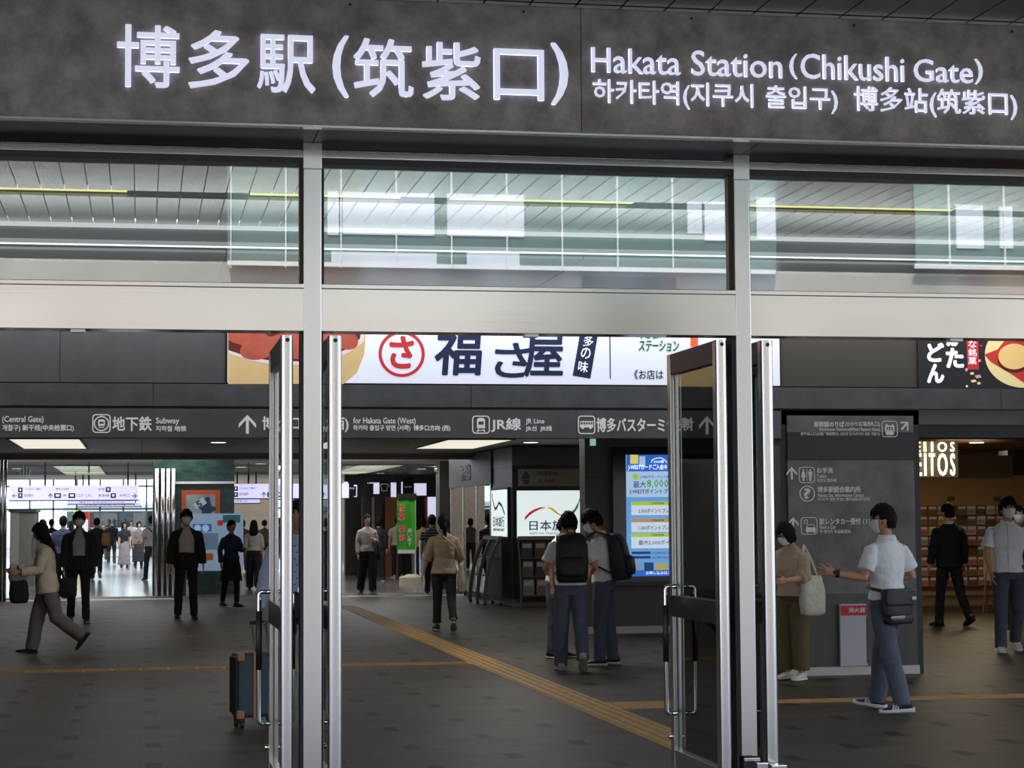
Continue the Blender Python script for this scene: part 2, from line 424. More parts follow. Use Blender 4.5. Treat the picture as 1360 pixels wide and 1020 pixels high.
loc(text('lettering', '博多站(筑紫口)', 1134, 118, 1350, 156, SY0, WHITE_L, None, .009, .012, 2))
# canopy over the forecourt: dark strips
CAN = M('canopy_strip', (84, 76, 70), .35, .3)
cn = struct(empty('ceiling_2', (0, SY0, 4.452)), 'dark strip canopy over the forecourt', 'ceiling')
m = MB()
k = -4.6
while k < 10.5:
    m.box(k, k+.247, -2.8, -.02, .0, .03); k += .258
m.build('strips', CAN, cn)
MB().box(-4.6, 10.5, -2.8, .9, .06, .1).build('backing', BLACK, cn)

# ---------------------------------------------------------------- doors, swung inwards
def door(n, x0, x1, face, lab):
    """leaf between x0 and x1 (thickness), standing at right angles to the front; face = side the pull bars show most"""
    W = 1.12; y0 = YF+.02; r = struct(empty('door_%d' % n, ((x0+x1)/2, y0, .0)), lab, 'door')
    t = (x1-x0)/2
    # near (hinge) stile: rounded steel tube profile
    prof = [(-t, .0+.026)] + [(t*math.cos(math.radians(a)), .026-.026*math.sin(math.radians(a))) for a in range(180, -1, -15)] + [(t, .026), (t, .085), (-t, .085)]
    pr = [p for i, p in enumerate(prof) if i == 0 or (abs(p[0]-prof[i-1][0])+abs(p[1]-prof[i-1][1])) > 1e-5]
    m = MB(); m.rings([[(x, y, .03) for x, y in pr], [(x, y, 2.637) for x, y in pr]]); m.build('hinge_stile', STEEL, r)
    MB().cyl((0, -.002, 2.61), (0, .004, 2.61), .012).build('pivot_screw', BLACK, r)
    # far (closing) stile: two steel fillets with a groove
    m = MB(); m.box(-t, -t*.25, W-.075, W, .03, 2.637); m.box(t*.25, t, W-.075, W, .03, 2.637); m.box(-t*.5, t*.5, W-.06, W-.01, .03, 2.637)
    m.build('closing_stile', STEEL, r, .003)
    MB().box(-t*.92, t*.92, .085, W-.005, 2.505, 2.637).build('top_rail', BRONZE, r, .003)
    MB().box(-t*1.02, t*1.02, .085, W-.002, .985, 1.118).build('lock_rail', BRONZE, r, .003)
    m = MB(); m.box(-t*.9, t*.9, .085, W-.075, 1.118, 1.121); m.build('lock_rail_edge', STEEL, r)
    MB().box(-t*.92, t*.92, .085, W-.075, .03, .16).build('bottom_rail', STEEL, r, .003)
    for a, b in ((1.121, 2.505), (.16, .985)): MB().box(-.006, .006, .085, W-.075, a, b).build('pane', GLASS_D, r)
    for s in (-1, 1):
        y = W-.15; x = s*(t+.066)
        h = MB()
        h.tube([(s*t*.9, y, 1.175), (x-s*.02, y, 1.175), (x-s*.005, y, 1.17), (x, y, 1.155), (x, y, .41), (x-s*.005, y, .395), (x-s*.02, y, .39), (s*t*.9, y, .39)], .014, 10)
        ho = h.build('pull_handle', CHROME, r, smooth=True)
        MB().cyl((x, y, .71), (x, y, 1.06), .0185, n=14).build('grip', BLACK, ho, smooth=True)
        MB().cyl((s*t*.9, W-.035, .235), (s*(t+.022), W-.035, .235), .016, n=12).build('bolt_knob', CHROME, r, smooth=True)
    return r
door(1, .763, .830, 1, 'glass door leaf swung inwards at the right end of the left doorway')
door(2, 1.027, 1.1025, 1, 'glass door leaf swung inwards at the left end of the middle doorway')
door(3, 3.283, 3.351, -1, 'glass door leaf swung inwards at the right end of the middle doorway')
door(4, 3.558, 3.630, -1, 'glass door leaf swung inwards at the left end of the right doorway')
for i, x in enumerate((3.505, 3.59)):
    b = MB(); b.box(-.032-.012*i, .032+.012*i, 0, .09, 0, .20-.01*i); b.build('floor_pivot', STEEL, None, .004, loc=(x, YF-.05-i*.05, 0))
for o in [o for o in scene.objects if o.name.startswith('floor_pivot')]:
    tag(o, 'small steel pivot block on the floor at the foot of the right post', 'door pivot', 'pivot blocks at the foot of the right post')

# ---------------------------------------------------------------- vestibule ceiling, seen through the transoms
STRIP = M('ceiling_strip', (140, 141, 146), .25, .75, noise_=(1.2, .12), bump=(3, .12, .01))
vc = struct(empty('ceiling_3', (0, 13.3, 4.0)), 'glossy metal strip ceiling of the entrance bay', 'ceiling')
for y0, y1 in ((11.75, 13.0), (13.25, 14.62), (14.92, 16.25)):
    m = MB(); x = -6.
    while x < 12: m.box(x, x+.157, y0-13.3, y1-13.3, 0, .02); x += .165
    m.build('strips', STRIP, vc)
MB().box(-6, 12, -1.7, 3.2, .08, .1).build('backing', BLACK, vc)
SIL = M('cove_white', (225, 226, 228), .4)
MB().box(-6, 12, 2.95, 3.0, -.03, .02).build('cove_edge', M('cove_lit', (235, 235, 235), .4, emit=.8), vc)
MB().box(-6, 12, 3.0, 3.04, -.14, .0).build('cove_face', M('cove_grey', (150, 152, 156), .35, .5), vc)
MB().box(-6, 12, 2.92, 3.02, -.175, -.14).build('cove_lip', M('cove_lit2', (235, 235, 240), .4, emit=.3), vc)
low = struct(empty('ceiling_4', (0, 16.4, 3.83)), 'brushed metal lower ceiling of the entrance bay', 'ceiling')
for a, b in ((-6, .68), (.69, 3.72), (3.73, 12)):
    MB().box(a, b, .25, 3.13, 0, .02).build('panel', M('lower_ceiling_metal', (196, 197, 202), .38, .45, noise_=(.8, .08)), low)
MB().box(-6, 12, -.05, 3.13, .021, .06).build('dark_gap', BLACK, low)
YL = M('slot_lamp', (240, 225, 120), .4, emit=1.3)
for x0, x1 in ((-2.4, -.12), (.78, 1.9), (2.28, 3.7), (4.6, 6.3)):
    o = MB().box(0, x1-x0, 0, .10, 0, .03).build('slot_lamp', YL, loc=(x0, 14.72, 4.02))
    tag(o, 'thin yellow slot lamp in the strip ceiling behind the transom glass', 'lamp', 'slot lamps in the strip ceiling')
# side walls and fascia wall above
WALLD = M('wall_dark', (60, 60, 61), .6, noise_=(1.5, .1))
struct(boxo('wall_left', (-6.2, -6, 11.36, 92, 0, 4.2), WALLD), 'dark side wall left of the hall', 'wall')
struct(boxo('wall_right', (22, 22.2, 11.36, 92, 0, 4.2), WALLD), 'dark side wall right of the hall', 'wall')
# inner fascia
fa = struct(empty('wall_fascia', (0, YB, 2.42)), 'slate fascia across the hall above head height', 'wall')
MB().box(-6, 22, .02, .5, .0, 1.45).build('core', M('fascia_core', (46, 47, 49), .6), fa)
for a, b in ((-6, -.78), (-.775, .80), (6.42, 7.90)):
    MB().box(a, b, -.01, .02, .52, 1.4).build('panel', SLATE if b < 3 else M('brown_panel', (84, 79, 72), .55, noise_=(1.5, .08)), fa)
for a, b in ((-6, .1), (.104, 3.2), (3.204, 6.1), (6.104, 8.8), (8.804, 22)):
    MB().box(a, b, -.05, .02, .29, .505).build('band_panel', SLATE2, fa, .003)
MB().box(6.42, 22, -.02, .02, .13, .285).build('shop_lintel', M('lintel_grey', (88, 86, 82), .5, noise_=(3, .1)), fa)
# ---------------------------------------------------------------- wayfinding band
YW = YB-.06
wb = empty('wayfinding_sign', (2.5, YB, 2.41)); tag(wb, 'long dark overhead direction band with white pictograms and arrows', 'sign')
def under(root):
    def f(o):
        o.parent = root; o.matrix_parent_inverse = Matrix.Translation(-Vector(root.location)); return o
    return f
W_ = under(wb)
for a, b in ((-5, 1.2), (1.203, 4.27), (4.273, 6.40)): W_(boxo('panel', (a, b, YW, YB-.005, 2.405, 2.685), SLATE, None, .003))
def arrow(px0, py0, px1, py1, Y, mat, direction='up', name='arrow', f=None):
    x0, x1, z0, z1 = rect_px(px0, py0, px1, py1, Y)
    w, h = x1-x0, z1-z0; t = .17
    P = [(.5, 1), (1, .52), (1, .30), (.5+t/2, .74), (.5+t/2, 0), (.5-t/2, 0), (.5-t/2, .74), (0, .30), (0, .52)]
    if direction == 'ne':
        c = math.cos(math.radians(-45)); s = math.sin(math.radians(-45)); P = [(.5+(a-.5)*c-(b-.5)*s, .5+(a-.5)*s+(b-.5)*c) for a, b in P]
    if direction == 'left': P = [(1-b, a) for a, b in P]
    if direction == 'right': P = [(b, a) for a, b in P]
    # concave outline split into head halves and shaft
    m = MB(); q = [(x0+a*w, z0+b*h) for a, b in P]
    for idx in ((0, 1, 2, 3), (0, 3, 6), (0, 6, 7, 8), (3, 4, 5, 6)): m.prism([q[i] for i in idx], Y-.004, Y)
    o = m.build(name, mat); return f(o) if f else o
def icon_frame(px0, py0, px1, py1, Y, mat, f, w=.018):
    x0, x1, z0, z1 = rect_px(px0, py0, px1, py1, Y)
    m = MB(); frame_round(m, x0, x1, z0, z1, .035, w*.6, Y-.004, Y); return m, x0, x1, z0, z1
def train_shape(m, x0, x1, z0, z1, Y, rails=True):
    w, h = x1-x0, z1-z0
    def q(a, b, c, d): m.box(x0+a*w, x0+c*w, Y-.004, Y, z0+b*h, z0+d*h)
    q(.14, .84, .86, .97); q(.34, .95, .66, 1.0); q(.06, .26, .22, .88); q(.78, .26, .94, .88); q(.22, .26, .78, .50); q(.46, .5, .54, .86) if False else None
    q(.22, .74, .78, .86)
    if rails:
        for s in (1, -1):
            c = x0+.5*w
            m.prism([(c+s*.18*w, z0+.20*h), (c+s*.32*w, z0+.20*h), (c+s*.50*w, z0), (c+s*.36*w, z0)][::s], Y-.004, Y)
        q(.2, .07, .8, .12)
def subway_icon(px0, py0, px1, py1, Y, mat, f):
    m, x0, x1, z0, z1 = icon_frame(px0, py0, px1, py1, Y, mat, f)
    cx, cz = (x0+x1)/2, (z0+z1)/2; R = (x1-x0)*.42
    ring(m, cx, cz, R, R*.16, Y-.004, Y); train_shape(m, cx-R*.5, cx+R*.5, cz-R*.62, cz+R*.55, Y, False)
    m.box(cx-R*.35, cx+R*.35, Y-.004, Y, cz-R*.55, cz-R*.44)
    f(m.build('pictogram', mat))
def rail_icon(px0, py0, px1, py1, Y, mat, f):
    m, x0, x1, z0, z1 = icon_frame(px0, py0, px1, py1, Y, mat, f); w = x1-x0; h = z1-z0
    train_shape(m, x0+.24*w, x1-.24*w, z0+.1*h, z1-.12*h, Y); f(m.build('pictogram', mat))
def bus_icon(px0, py0, px1, py1, Y, mat, f):
    m, x0, x1, z0, z1 = icon_frame(px0, py0, px1, py1, Y, mat, f); w = x1-x0; h = z1-z0
    def q(a, b, c, d): m.box(x0+a*w, x0+c*w, Y-.004, Y, z0+b*h, z0+d*h)
    q(.12, .36, .88, .52); q(.14, .64, .9, .70)
    for k in range(6): q(.14+k*.14, .52, .17+k*.14, .64)
    for c in (.28, .72): m.prism(ring_poly(x0+c*w, z0+.34*h, .075*w, 14), Y-.004, Y)
    f(m.build('pictogram', mat))
T = lambda s, a, b, c, d, bold=.012, mat=SIGNWHITE: W_(text('lettering', s, a, b, c, d, YW, mat, None, bold, .003, 2))
T('Shinkansen (Central Gate)', -42, 552.5, 58, 563); T('개찰구) 新干线(中央检票口)', 3, 564, 98, 573.5, .014)
subway_icon(122.5, 550, 147, 575, YW, SIGNWHITE, W_); T('地下鉄', 149, 553, 201.5, 572.5, .02); T('Subway', 207, 554.5, 238, 565); T('지하철 地铁', 207, 565.5, 247.5, 573, .016)
arrow(317, 551, 340, 576, YW, SIGNWHITE, 'up', 'arrow', W_)
T('博多口方面(西)', 348, 553, 463, 574, .02); T('for Hakata Gate (West)', 469, 554.5, 552, 565); T('하카타 출입구 방면 (서쪽)  博多口方向 (西)', 469, 564.5, 598, 573, .016)
rail_icon(627, 552, 650.5, 576, YW, SIGNWHITE, W_); T('JR線', 652, 555, 692, 574, .02); T('JR Line', 698, 556, 723, 564.5); T('JR선  JR线', 698, 565.5, 733, 573.5, .016)
bus_icon(767.5, 552, 790.5, 576.5, YW, SIGNWHITE, W_); T('博多バスターミナル', 792, 555, 911, 574, .02); T('Hakata Bus Terminal', 916, 556, 991, 565); T('하카타 버스터미널', 916, 566, 990, 574, .016)

# ---------------------------------------------------------------- advertising light boxes on the fascia
YA = YB-.03
ab = empty('advertising_light_box', (3.6, YB, 2.94)); tag(ab, 'long white lit advertising box with red round seal and brushed navy lettering', 'advertising sign')
A_ = under(ab)
LB = M('lightbox_white', (222, 229, 246), .4, emit=.58)
NAVY = M('ad_navy', (34, 46, 88), .5, emit=.15); RED = M('ad_red', (196, 52, 60), .5, emit=.4); GREEN = M('ad_green', (38, 110, 74), .5, emit=.4)
ORANGE = M('ad_orange', (226, 92, 52), .5, emit=.6)
x0, x1, z0, z1 = rect_px(302, 425, 1035, 510.5, YB)
A_(boxo('cabinet', (x0-.02, 6.42, YB-.028, YB, 2.925, 3.60), BLACK)); A_(boxo('face', (x0, 6.405, YB-.034, YB-.028, 2.945, 3.58), LB))
PY = YB-.036
TAN = M('ad_wood', (222, 192, 138), .5, emit=.35, noise_=(2, .08)); WOODL = M('ad_wood_rim', (226, 214, 222), .5, emit=.4); ROE = M('ad_roe', (188, 92, 74), .5, emit=.26, noise_=(5, .25)); ROED = M('ad_roe_shadow_gap', (104, 40, 34), .6, emit=.2)
A_(poly_px('picture_tub', [(303, 440), (486, 440), (484, 470), (474, 495), (456, 510), (303, 510)], PY, TAN, None, .002))
A_(poly_px('picture_tub_inside', [(303, 425), (481, 425), (478, 450), (462, 463), (438, 473), (400, 480), (360, 479), (330, 474), (303, 466)], PY-.002, ROED, None, .002))
m = MB()
for A, B in zip([(303, 465), (330, 474), (360, 479), (400, 480), (438, 473), (462, 463), (478, 450), (484, 425)], [(330, 474), (360, 479), (400, 480), (438, 473), (462, 463), (478, 450), (484, 425), (484, 425)]):
    if A == B: continue
    a = at(*A, PY-.004); b = at(*B, PY-.004); a2 = at(A[0]+(2 if A[0] < 470 else 4), A[1]+5, PY-.004); b2 = at(B[0]+(2 if B[0] < 470 else 4), B[1]+5, PY-.004)
    m.prism([(a.x, a.z), (b.x, b.z), (b2.x, b2.z), (a2.x, a2.z)], PY-.006, PY-.004)
A_(m.build('picture_tub_rim', WOODL))
for cx, cy, rx, ry, an in ((325, 446, 34, 13, 12), (345, 462, 27, 15, -14), (395, 452, 42, 12, -4), (405, 468, 44, 10, 2), (452, 446, 26, 15, 30), (432, 462, 26, 11, -16)):
    c = math.cos(math.radians(an)); s = math.sin(math.radians(an))
    A_(poly_px('picture_roe', [(max(303.5, cx+rx*math.cos(t)*c-ry*math.sin(t)*s), cy+rx*math.cos(t)*s+ry*math.sin(t)*c) for t in [2*math.pi*k/28 for k in range(28)]], PY-.004-.0002*cx/50, ROE, None, .003))
m = MB(); p = at(533.5, 470, PY); r_ = .23; ring(m, p.x, p.z, r_, .032, PY-.003, PY, 48); A_(m.build('seal_ring', RED))
A_(text('seal_lettering', 'さ', 517, 446, 550, 490, PY, RED, None, .035, .003, 3))
for c, a, b, c2, d in (('福', 577, 432, 643, 499), ('さ', 657, 455, 706, 502), ('屋', 695, 440, 748, 501)):
    A_(text('lettering', c, a, b, c2, d, PY, NAVY, None, .024, .003, 3, shear=.08))
A_(poly_px('slogan_strip', [(770.5, 442), (794.5, 442), (784, 503), (760.5, 499)], PY, NAVY, None, .002))
for c, x, y in (('多', 781.5, 453), ('の', 778, 469), ('味', 774.5, 487)):
    A_(text('slogan_lettering', c, x-6.5, y-7.5, x+6.5, y+7.5, PY-.003, M('ad_white', (232, 236, 246), .5, emit=.75), None, .01, .002, 2, rot=math.radians(-8)))
A_(plate('rule', 809.5, 444, 811, 503, PY, M('ad_grey', (90, 95, 110), .5), None, .002))
A_(text('lettering', 'ステーション', 848, 452, 902, 467, PY, GREEN, None, .03, .003, 2, shear=.15)); A_(text('lettering', '博多', 850, 436, 884, 450, PY, GREEN, None, .03, .003, 2, shear=.15))
A_(poly_px('picture_map', [(888, 438), (927, 438), (927, 461), (917, 461), (917, 447), (888, 447)], PY, ORANGE, None, .002))
for s, a, c in (('《お店は', 842, 881), ('、右に曲', 898, 938), ('がり徒歩', 950, 1010)):
    A_(text('lettering', s, a, 491, c, 504, PY, M('ad_dark', (40, 42, 50), .5), None, .015, .002, 2))
# black sweets panel on the right
kb = empty('advertising_board', (8.6, YB, 2.93)); tag(kb, 'black advertising panel with white brush letters and an egg-shaped sweet on red cloth', 'advertising sign')
K_ = under(kb); BK = M('ad_black', (44, 44, 50), .5)
K_(boxo('board', (7.90, 11.4, YB-.034, YB-.0, 2.93, 3.6), BK))
ADW = MATS['ad_white']
for c, a, b, c2, d in (('ど', 1231, 455, 1254, 481), ('ん', 1231, 483, 1254, 509), ('た', 1256, 462, 1280, 489), ('か', 1256, 432, 1280, 460)):
    K_(text('lettering', c, a, b, c2, d, PY, ADW, None, .05, .003, 3))
K_(poly_px('slogan_strip', [(1283, 440), (1299, 440), (1300, 491), (1285, 491)], PY, RED, None, .002))
for c, y in (('な', 457), ('銘', 468), ('菓', 479)): K_(text('slogan_lettering', c, 1286, y-5, 1297, y+5, PY-.003, ADW, None, .01, .002, 2))
CREAM = M('ad_cream', (238, 222, 160), .5, emit=.5); REDC = M('ad_cloth', (205, 58, 46), .5, emit=.4); EGG = M('ad_egg', (236, 200, 130), .5, emit=.55, noise_=(2.5, .1))
K_(poly_px('picture_plate', [(1360+52*math.cos(t), 471+44*math.sin(t)) for t in [2*math.pi*k/48 for k in range(48)]], PY, CREAM, None, .002))
K_(poly_px('picture_cloth', [(1307, 471), (1325, 464), (1344, 440), (1420, 440), (1420, 520), (1368, 514), (1340, 495), (1316, 481)], PY-.003, REDC, None, .002))
K_(poly_px('picture_dish', [(1347+22*math.cos(t), 478+17*math.sin(t)) for t in [2*math.pi*k/40 for k in range(40)]], PY-.0055, M('ad_maroon', (110, 24, 24), .5, emit=.1), None, .002))
K_(poly_px('picture_sweet', [(1347+21*math.cos(t), 473.5+17*math.sin(t)) for t in [2*math.pi*k/40 for k in range(40)]], PY-.008, EGG, None, .002))
random.seed(4)
for x, y, w, h, mt in ((1291, 496, 6, 4, CREAM), (1299, 500, 9, 5, M('ad_pink', (232, 170, 160), .5, emit=.4)), (1293, 506, 8, 4, CREAM), (1300, 509, 5, 4, CREAM), (1283.5, 491, 4, 5, MATS['ad_pink']), (1301, 479, 4, 4, MATS['ad_pink']), (1284, 513, 3, 3, ADW), (1303, 459, 4, 3, RED), (1319, 452, 5, 3, CREAM)):
    K_(poly_px('picture_sprinkle', [(x-w/2, y-h/4), (x+w/4, y-h/2), (x+w/2, y+h/4), (x-w/4, y+h/2)], PY-.001, mt, None, .002))

# ---------------------------------------------------------------- free wall with directions on the right
wp = empty('direction_wall_panel', (7.15, YB, 0)); tag(wp, 'dark stone direction panel with toilet, information and rental car pictograms', 'sign panel')
V_ = under(wp)
DST = M('dark_stone', (112, 110, 107), .6, noise_=(3.5, .3, .34, .68))
V_(boxo('core', (6.40, 7.90, YB-.02, YB+.42, .0, 2.70), M('panel_frame', (24, 24, 26), .45)))
YV = YB-.045
V_(boxo('stone_header', (6.47, 7.83, YV, YB-.02, 2.47, 2.64), DST)); V_(boxo('dark_glass_band', (6.47, 7.83, YV-.003, YB-.02, 2.19, 2.466), M('band_glass', (27, 29, 36), .4)))
V_(boxo('stone_face', (6.47, 7.83, YV, YB-.02, .82, 2.186), DST)); V_(boxo('stone_foot', (6.47, 7.83, YV, YB-.02, .09, .817), M('dark_stone_low', (84, 83, 82), .6, noise_=(2.6, .22))))
V_(boxo('plinth', (6.44, 7.84, YV-.02, YB-.02, .0, .085), M('plinth_metal', (175, 175, 176), .35, .5)))
D = lambda s, a, b, c, d, bold=.012: V_(text('lettering', s, a, b, c, d, YV, DIMWHITE, None, bold, .003, 2))
D('新幹線のりば', 1081, 559.5, 1121, 567.5, .02); D('(ひかり広場改札口)', 1122.5, 560, 1168.5, 567); D('Shinkansen Entrance(Hikari Square Gate)', 1088, 568, 1168.5, 573.5); D('新干线入口(光线广场检票口) 신칸센 입구(히카리 광장 개찰구)', 1063.5, 574, 1168.5, 579, .01)
D('お手洗', 1084.7, 621, 1106.3, 628.5, .02); D('Toilets', 1085, 630, 1098, 634.6); D('화장실 洗手间', 1085, 635.5, 1110.5, 640.3)
D('博多駅総合案内所', 1085.5, 645.8, 1143, 654.2, .02); D('Hakata Sta. Information Center', 1085.5, 655.3, 1147.5, 660); D('하카타역 종합 안내소 博多站综合问讯处', 1085.5, 660.7, 1155.5, 665.5)
D('駅レンタカー受付', 1088, 688, 1143, 696.8, .02); D('(1F)', 1146, 689, 1160, 697); D('Rent a Car', 1088.5, 697.3, 1110, 702.5); D('역 렌터카 车站租赁处', 1088.5, 703.5, 1130, 708.3)
arrow(1195, 558, 1208, 573, YV, DIMWHITE, 'ne', 'arrow', V_); arrow(1044.5, 620, 1058.5, 637, YV, DIMWHITE, 'up', 'arrow', V_); arrow(1046, 687, 1060.5, 704, YV, DIMWHITE, 'up', 'arrow', V_)
m, x0, x1, z0, z1 = icon_frame(1171, 559, 1192, 580.5, YV, DIMWHITE, V_, .012); w = x1-x0; h = z1-z0
q = lambda a, b, c, d: m.box(x0+a*w, x0+c*w, YV-.004, YV, z0+b*h, z0+d*h)
q(.24, .16, .76, .42); q(.2, .3, .3, .7); q(.7, .3, .8, .7); q(.3, .62, .7, .72); q(.26, .7, .36, .8); q(.64, .7, .74, .8); q(.38, .46, .46, .54); q(.54, .46, .62, .54); q(.32, .12, .68, .17)
V_(m.build('pictogram', DIMWHITE))
m, x0, x1, z0, z1 = icon_frame(1061, 620, 1082, 641.5, YV, DIMWHITE, V_, .012); w = x1-x0; h = z1-z0
for c, skirt in ((.28, True), (.72, False)):
    m.prism(ring_poly(x0+c*w, z0+.80*h, .055*w, 12), YV-.004, YV)
    if skirt: m.prism([(x0+(c-.07)*w, z0+.72*h), (x0+(c+.07)*w, z0+.72*h), (x0+(c+.14)*w, z0+.36*h), (x0+(c-.14)*w, z0+.36*h)], YV-.004, YV)
    else: m.prism([(x0+(c-.13)*w, z0+.72*h), (x0+(c+.13)*w, z0+.72*h), (x0+(c+.09)*w, z0+.40*h), (x0+(c-.09)*w, z0+.40*h)], YV-.004, YV)
    q(c-.075, .12, c-.015, .40); q(c+.015, .12, c+.075, .40)
q(.485, .12, .515, .88); V_(m.build('pictogram', DIMWHITE))
m = MB(); p = at(1072, 655.6, YV); ring(m, p.x, p.z, .082, .009, YV-.004, YV); V_(m.build('pictogram', DIMWHITE)); V_(text('pictogram_mark', '?', 1067.5, 648.5, 1076.5, 662.5, YV, DIMWHITE, None, .04, .003, 3))
m, x0, x1, z0, z1 = icon_frame(1063.5, 687, 1085.5, 710, YV, DIMWHITE, V_, .012); w = x1-x0; h = z1-z0
frame_round(m, x0+.2*w, x0+.42*w, z0+.64*h, z0+.86*h, .006, .006, YV-.004, YV)
m.prism([(x0+.3*w, z0+.3*h), (x0+.9*w, z0+.3*h), (x0+.86*w, z0+.42*h), (x0+.34*w, z0+.42*h)], YV-.004, YV); m.prism([(x0+.40*w, z0+.56*h), (x0+.80*w, z0+.56*h), (x0+.78*w, z0+.59*h), (x0+.42*w, z0+.59*h)], YV-.004, YV)
m.prism([(x0+.34*w, z0+.42*h), (x0+.38*w, z0+.42*h), (x0+.44*w, z0+.59*h), (x0+.40*w, z0+.59*h)], YV-.004, YV); m.prism([(x0+.82*w, z0+.42*h), (x0+.86*w, z0+.42*h), (x0+.80*w, z0+.59*h), (x0+.76*w, z0+.59*h)], YV-.004, YV)
q(.3, .16, .9, .30); q(.34, .1, .44, .17); q(.76, .1, .86, .17); V_(m.build('pictogram', DIMWHITE))
# fire extinguisher cabinet
fc = empty('fire_extinguisher_cabinet', (7.1, YV-.06, .085)); tag(fc, 'white extinguisher cabinet with red header on the foot of the direction panel', 'fire extinguisher cabinet')
F_ = under(fc); x0, x1, z0, z1 = rect_px(1114, 802, 1150, 888, YV)
F_(boxo('body', (x0, x1, YV-.045, YV-.001, .09, z1), M('cabinet_white', (186, 188, 194), .4), None, .004)); F_(boxo('header', (x0+.012, x1-.004, YV-.05, YV-.044, z1-.115, z1-.015), M('cabinet_red', (196, 28, 34), .4)))
F_(text_w('lettering', '消火器', x0+.09, x1-.02, z1-.085, z1-.035, YV-.05, DIMWHITE, None, .01, .002, 2)); F_(boxo('slot', (x1-.01, x1-.002, YV-.047, YV-.044, .12, z1-.13), BLACK))
# ---------------------------------------------------------------- main hall ceiling
CEIL = M('hall_ceiling', (172, 164, 154), .5, .2, noise_=(.8, .1))
hc = struct(empty('ceiling_5', (0, 20, ZC)), 'grey-brown panel ceiling of the hall', 'ceiling')
m = MB(); x = -6
while x < 22: m.box(x, x+1.985, .03, 20.9, 0, .05); x += 2.0
m.build('panels', CEIL, hc); MB().box(-6, 22, .03, 20.9, .004, .08).build('backing', BLACK, hc)
MB().box(-6, 22, 20.9, 21.2, -.115, .05).build('bulkhead', M('bulkhead_grey', (170, 164, 156), .5), hc)
MB().box(-6, 22, 20.86, 20.9, -.02, .0).build('edge_strip', M('edge_strip', (190, 186, 178), .4), hc)
MB().box(-6, 22, 21.2, 26.4, .5, .55).build('recess_top', M('recess_dark', (40, 38, 36), .5), hc)
MB().box(-6, 22, 26.3, 46, 0, .05).build('far_panels', CEIL, hc)
gc = struct(empty('trim_7', (0, 46.2, 2.66)), 'hanging clear glass smoke curtain under the hall ceiling', 'smoke curtain')
MB().box(-6, 22, 0, .01, 0, .3).build('pane', glass('smoke_glass', (.75, .8, .78), .18), gc)
PANEL = M('lit_panel', (226, 222, 205), .5, emit=1.1)
def on_ceiling(px, py, z=ZC): return on_floor(px, py, z)
def light_panel(q, lab):
    P = [on_ceiling(*p) for p in q]; xs_ = [p.x for p in P]; ys_ = [p.y for p in P]
    r = empty('ceiling_light', (sum(xs_)/4, sum(ys_)/4, ZC)); tag(r, lab, 'ceiling light', 'square ceiling lights')
    hx = .56; hy = (max(ys_)-min(ys_))/2
    MB().box(-hx, hx, -hy, hy, -.012, .0).build('diffuser', PANEL, r)
    f = MB(); f.box(-hx-.04, -hx, -hy-.04, hy+.04, -.02, 0); f.box(hx, hx+.04, -hy-.04, hy+.04, -.02, 0); f.box(-hx, hx, -hy-.04, -hy, -.02, 0); f.box(-hx, hx, hy, hy+.04, -.02, 0)
    f.build('frame', M('light_frame', (90, 88, 85), .5), r)
light_panel(((23, 582), (95, 582), (106, 595), (40, 595)), 'large square ceiling light nearest the front on the left')
light_panel(((80, 618), (125, 618), (133, 628), (88, 628)), 'square ceiling light on the far left over the hanging sign')
light_panel(((575, 583), (690, 583), (640, 595), (550, 595)), 'large square ceiling light right of the middle above the walking woman')
light_panel(((455, 617), (512, 617), (505, 628), (458, 628)), 'square ceiling light right of the middle, above the woman in the white top')
DL = M('downlight_lit', (255, 246, 225), .5, emit=2.4)
for n, (px, py, wd) in enumerate(((290, 587, 'above the central arrow of the direction band'), (23, 622, 'at the far left above the hanging sign'), (257, 620, 'left one over the poster on the green wall'), (271, 615.5, 'second over the poster on the green wall'), (320, 620, 'right of the poster on the green wall'), (346, 615.5, 'beside the left door leaf, over the hanging sign'), (251, 632, 'lowest, just above the poster on the green wall'),
        (581, 619, 'left of the pair above the glass shop door'), (608, 614, 'right of the pair above the glass shop door'), (560, 622.5, 'above the green banner'), (705, 587, 'above the bright travel counter sign'))):
    p = on_ceiling(px, py); r = empty('downlight', p); tag(r, 'round downlight '+wd, 'downlight', 'round downlights')
    MB().cyl((0, 0, -.012), (0, 0, .0), .13, n=20).build('lens', DL, r); m = MB(); m.tube([(0, 0, -.015), (0, 0, 0)], .16, 20); m.build('trim_ring', M('light_frame', (90, 88, 85), .5), r, loc=(0, 0, .006))

# ---------------------------------------------------------------- far hall
GMARB = M('green_marble', (48, 70, 66), .18, noise_=(3.5, .5), stretch=(1, 1, 2.2))
a = at(232, 700, 44.2).x; b = at(311, 700, 44.2).x; a0 = at(203, 700, 44.2).x
wg = struct(empty('wall_green', (0, 44.2, 0)), 'dark green marble wall block behind the man in the suit', 'wall')
MB().box(a0, b, 0, 2.2, 0, ZC).build('core', GMARB, wg)
m = MB()
m2 = [m]
for px in (208, 216, 223, 230):
    x = at(px, 700, 44.1).x; MB().cyl((x, -.10, 0), (x, -.10, 2.75), .045, n=14).build('guard_tube', STEEL, wg, smooth=True)
MB().box(at(228, 640, 44).x, b, -.06, 0, 2.42, 2.47).build('light_rail', SIL, wg)
po = empty('framed_poster', (at(266, 680, 44).x, 44.13, 1.5)); tag(po, 'orange framed poster with a figure holding a number card on the green wall', 'poster')
U = under(po); PYY = 44.12
U(plate('frame', 241, 651, 292, 703, PYY, M('poster_orange', (196, 84, 48), .5), None, .04)); U(plate('picture', 247, 657, 286, 703, PYY-.04, M('poster_picture', (150, 160, 158), .5, noise_=(3, .3)), None, .004))
PB = M('poster_blue', (44, 58, 82), .5)
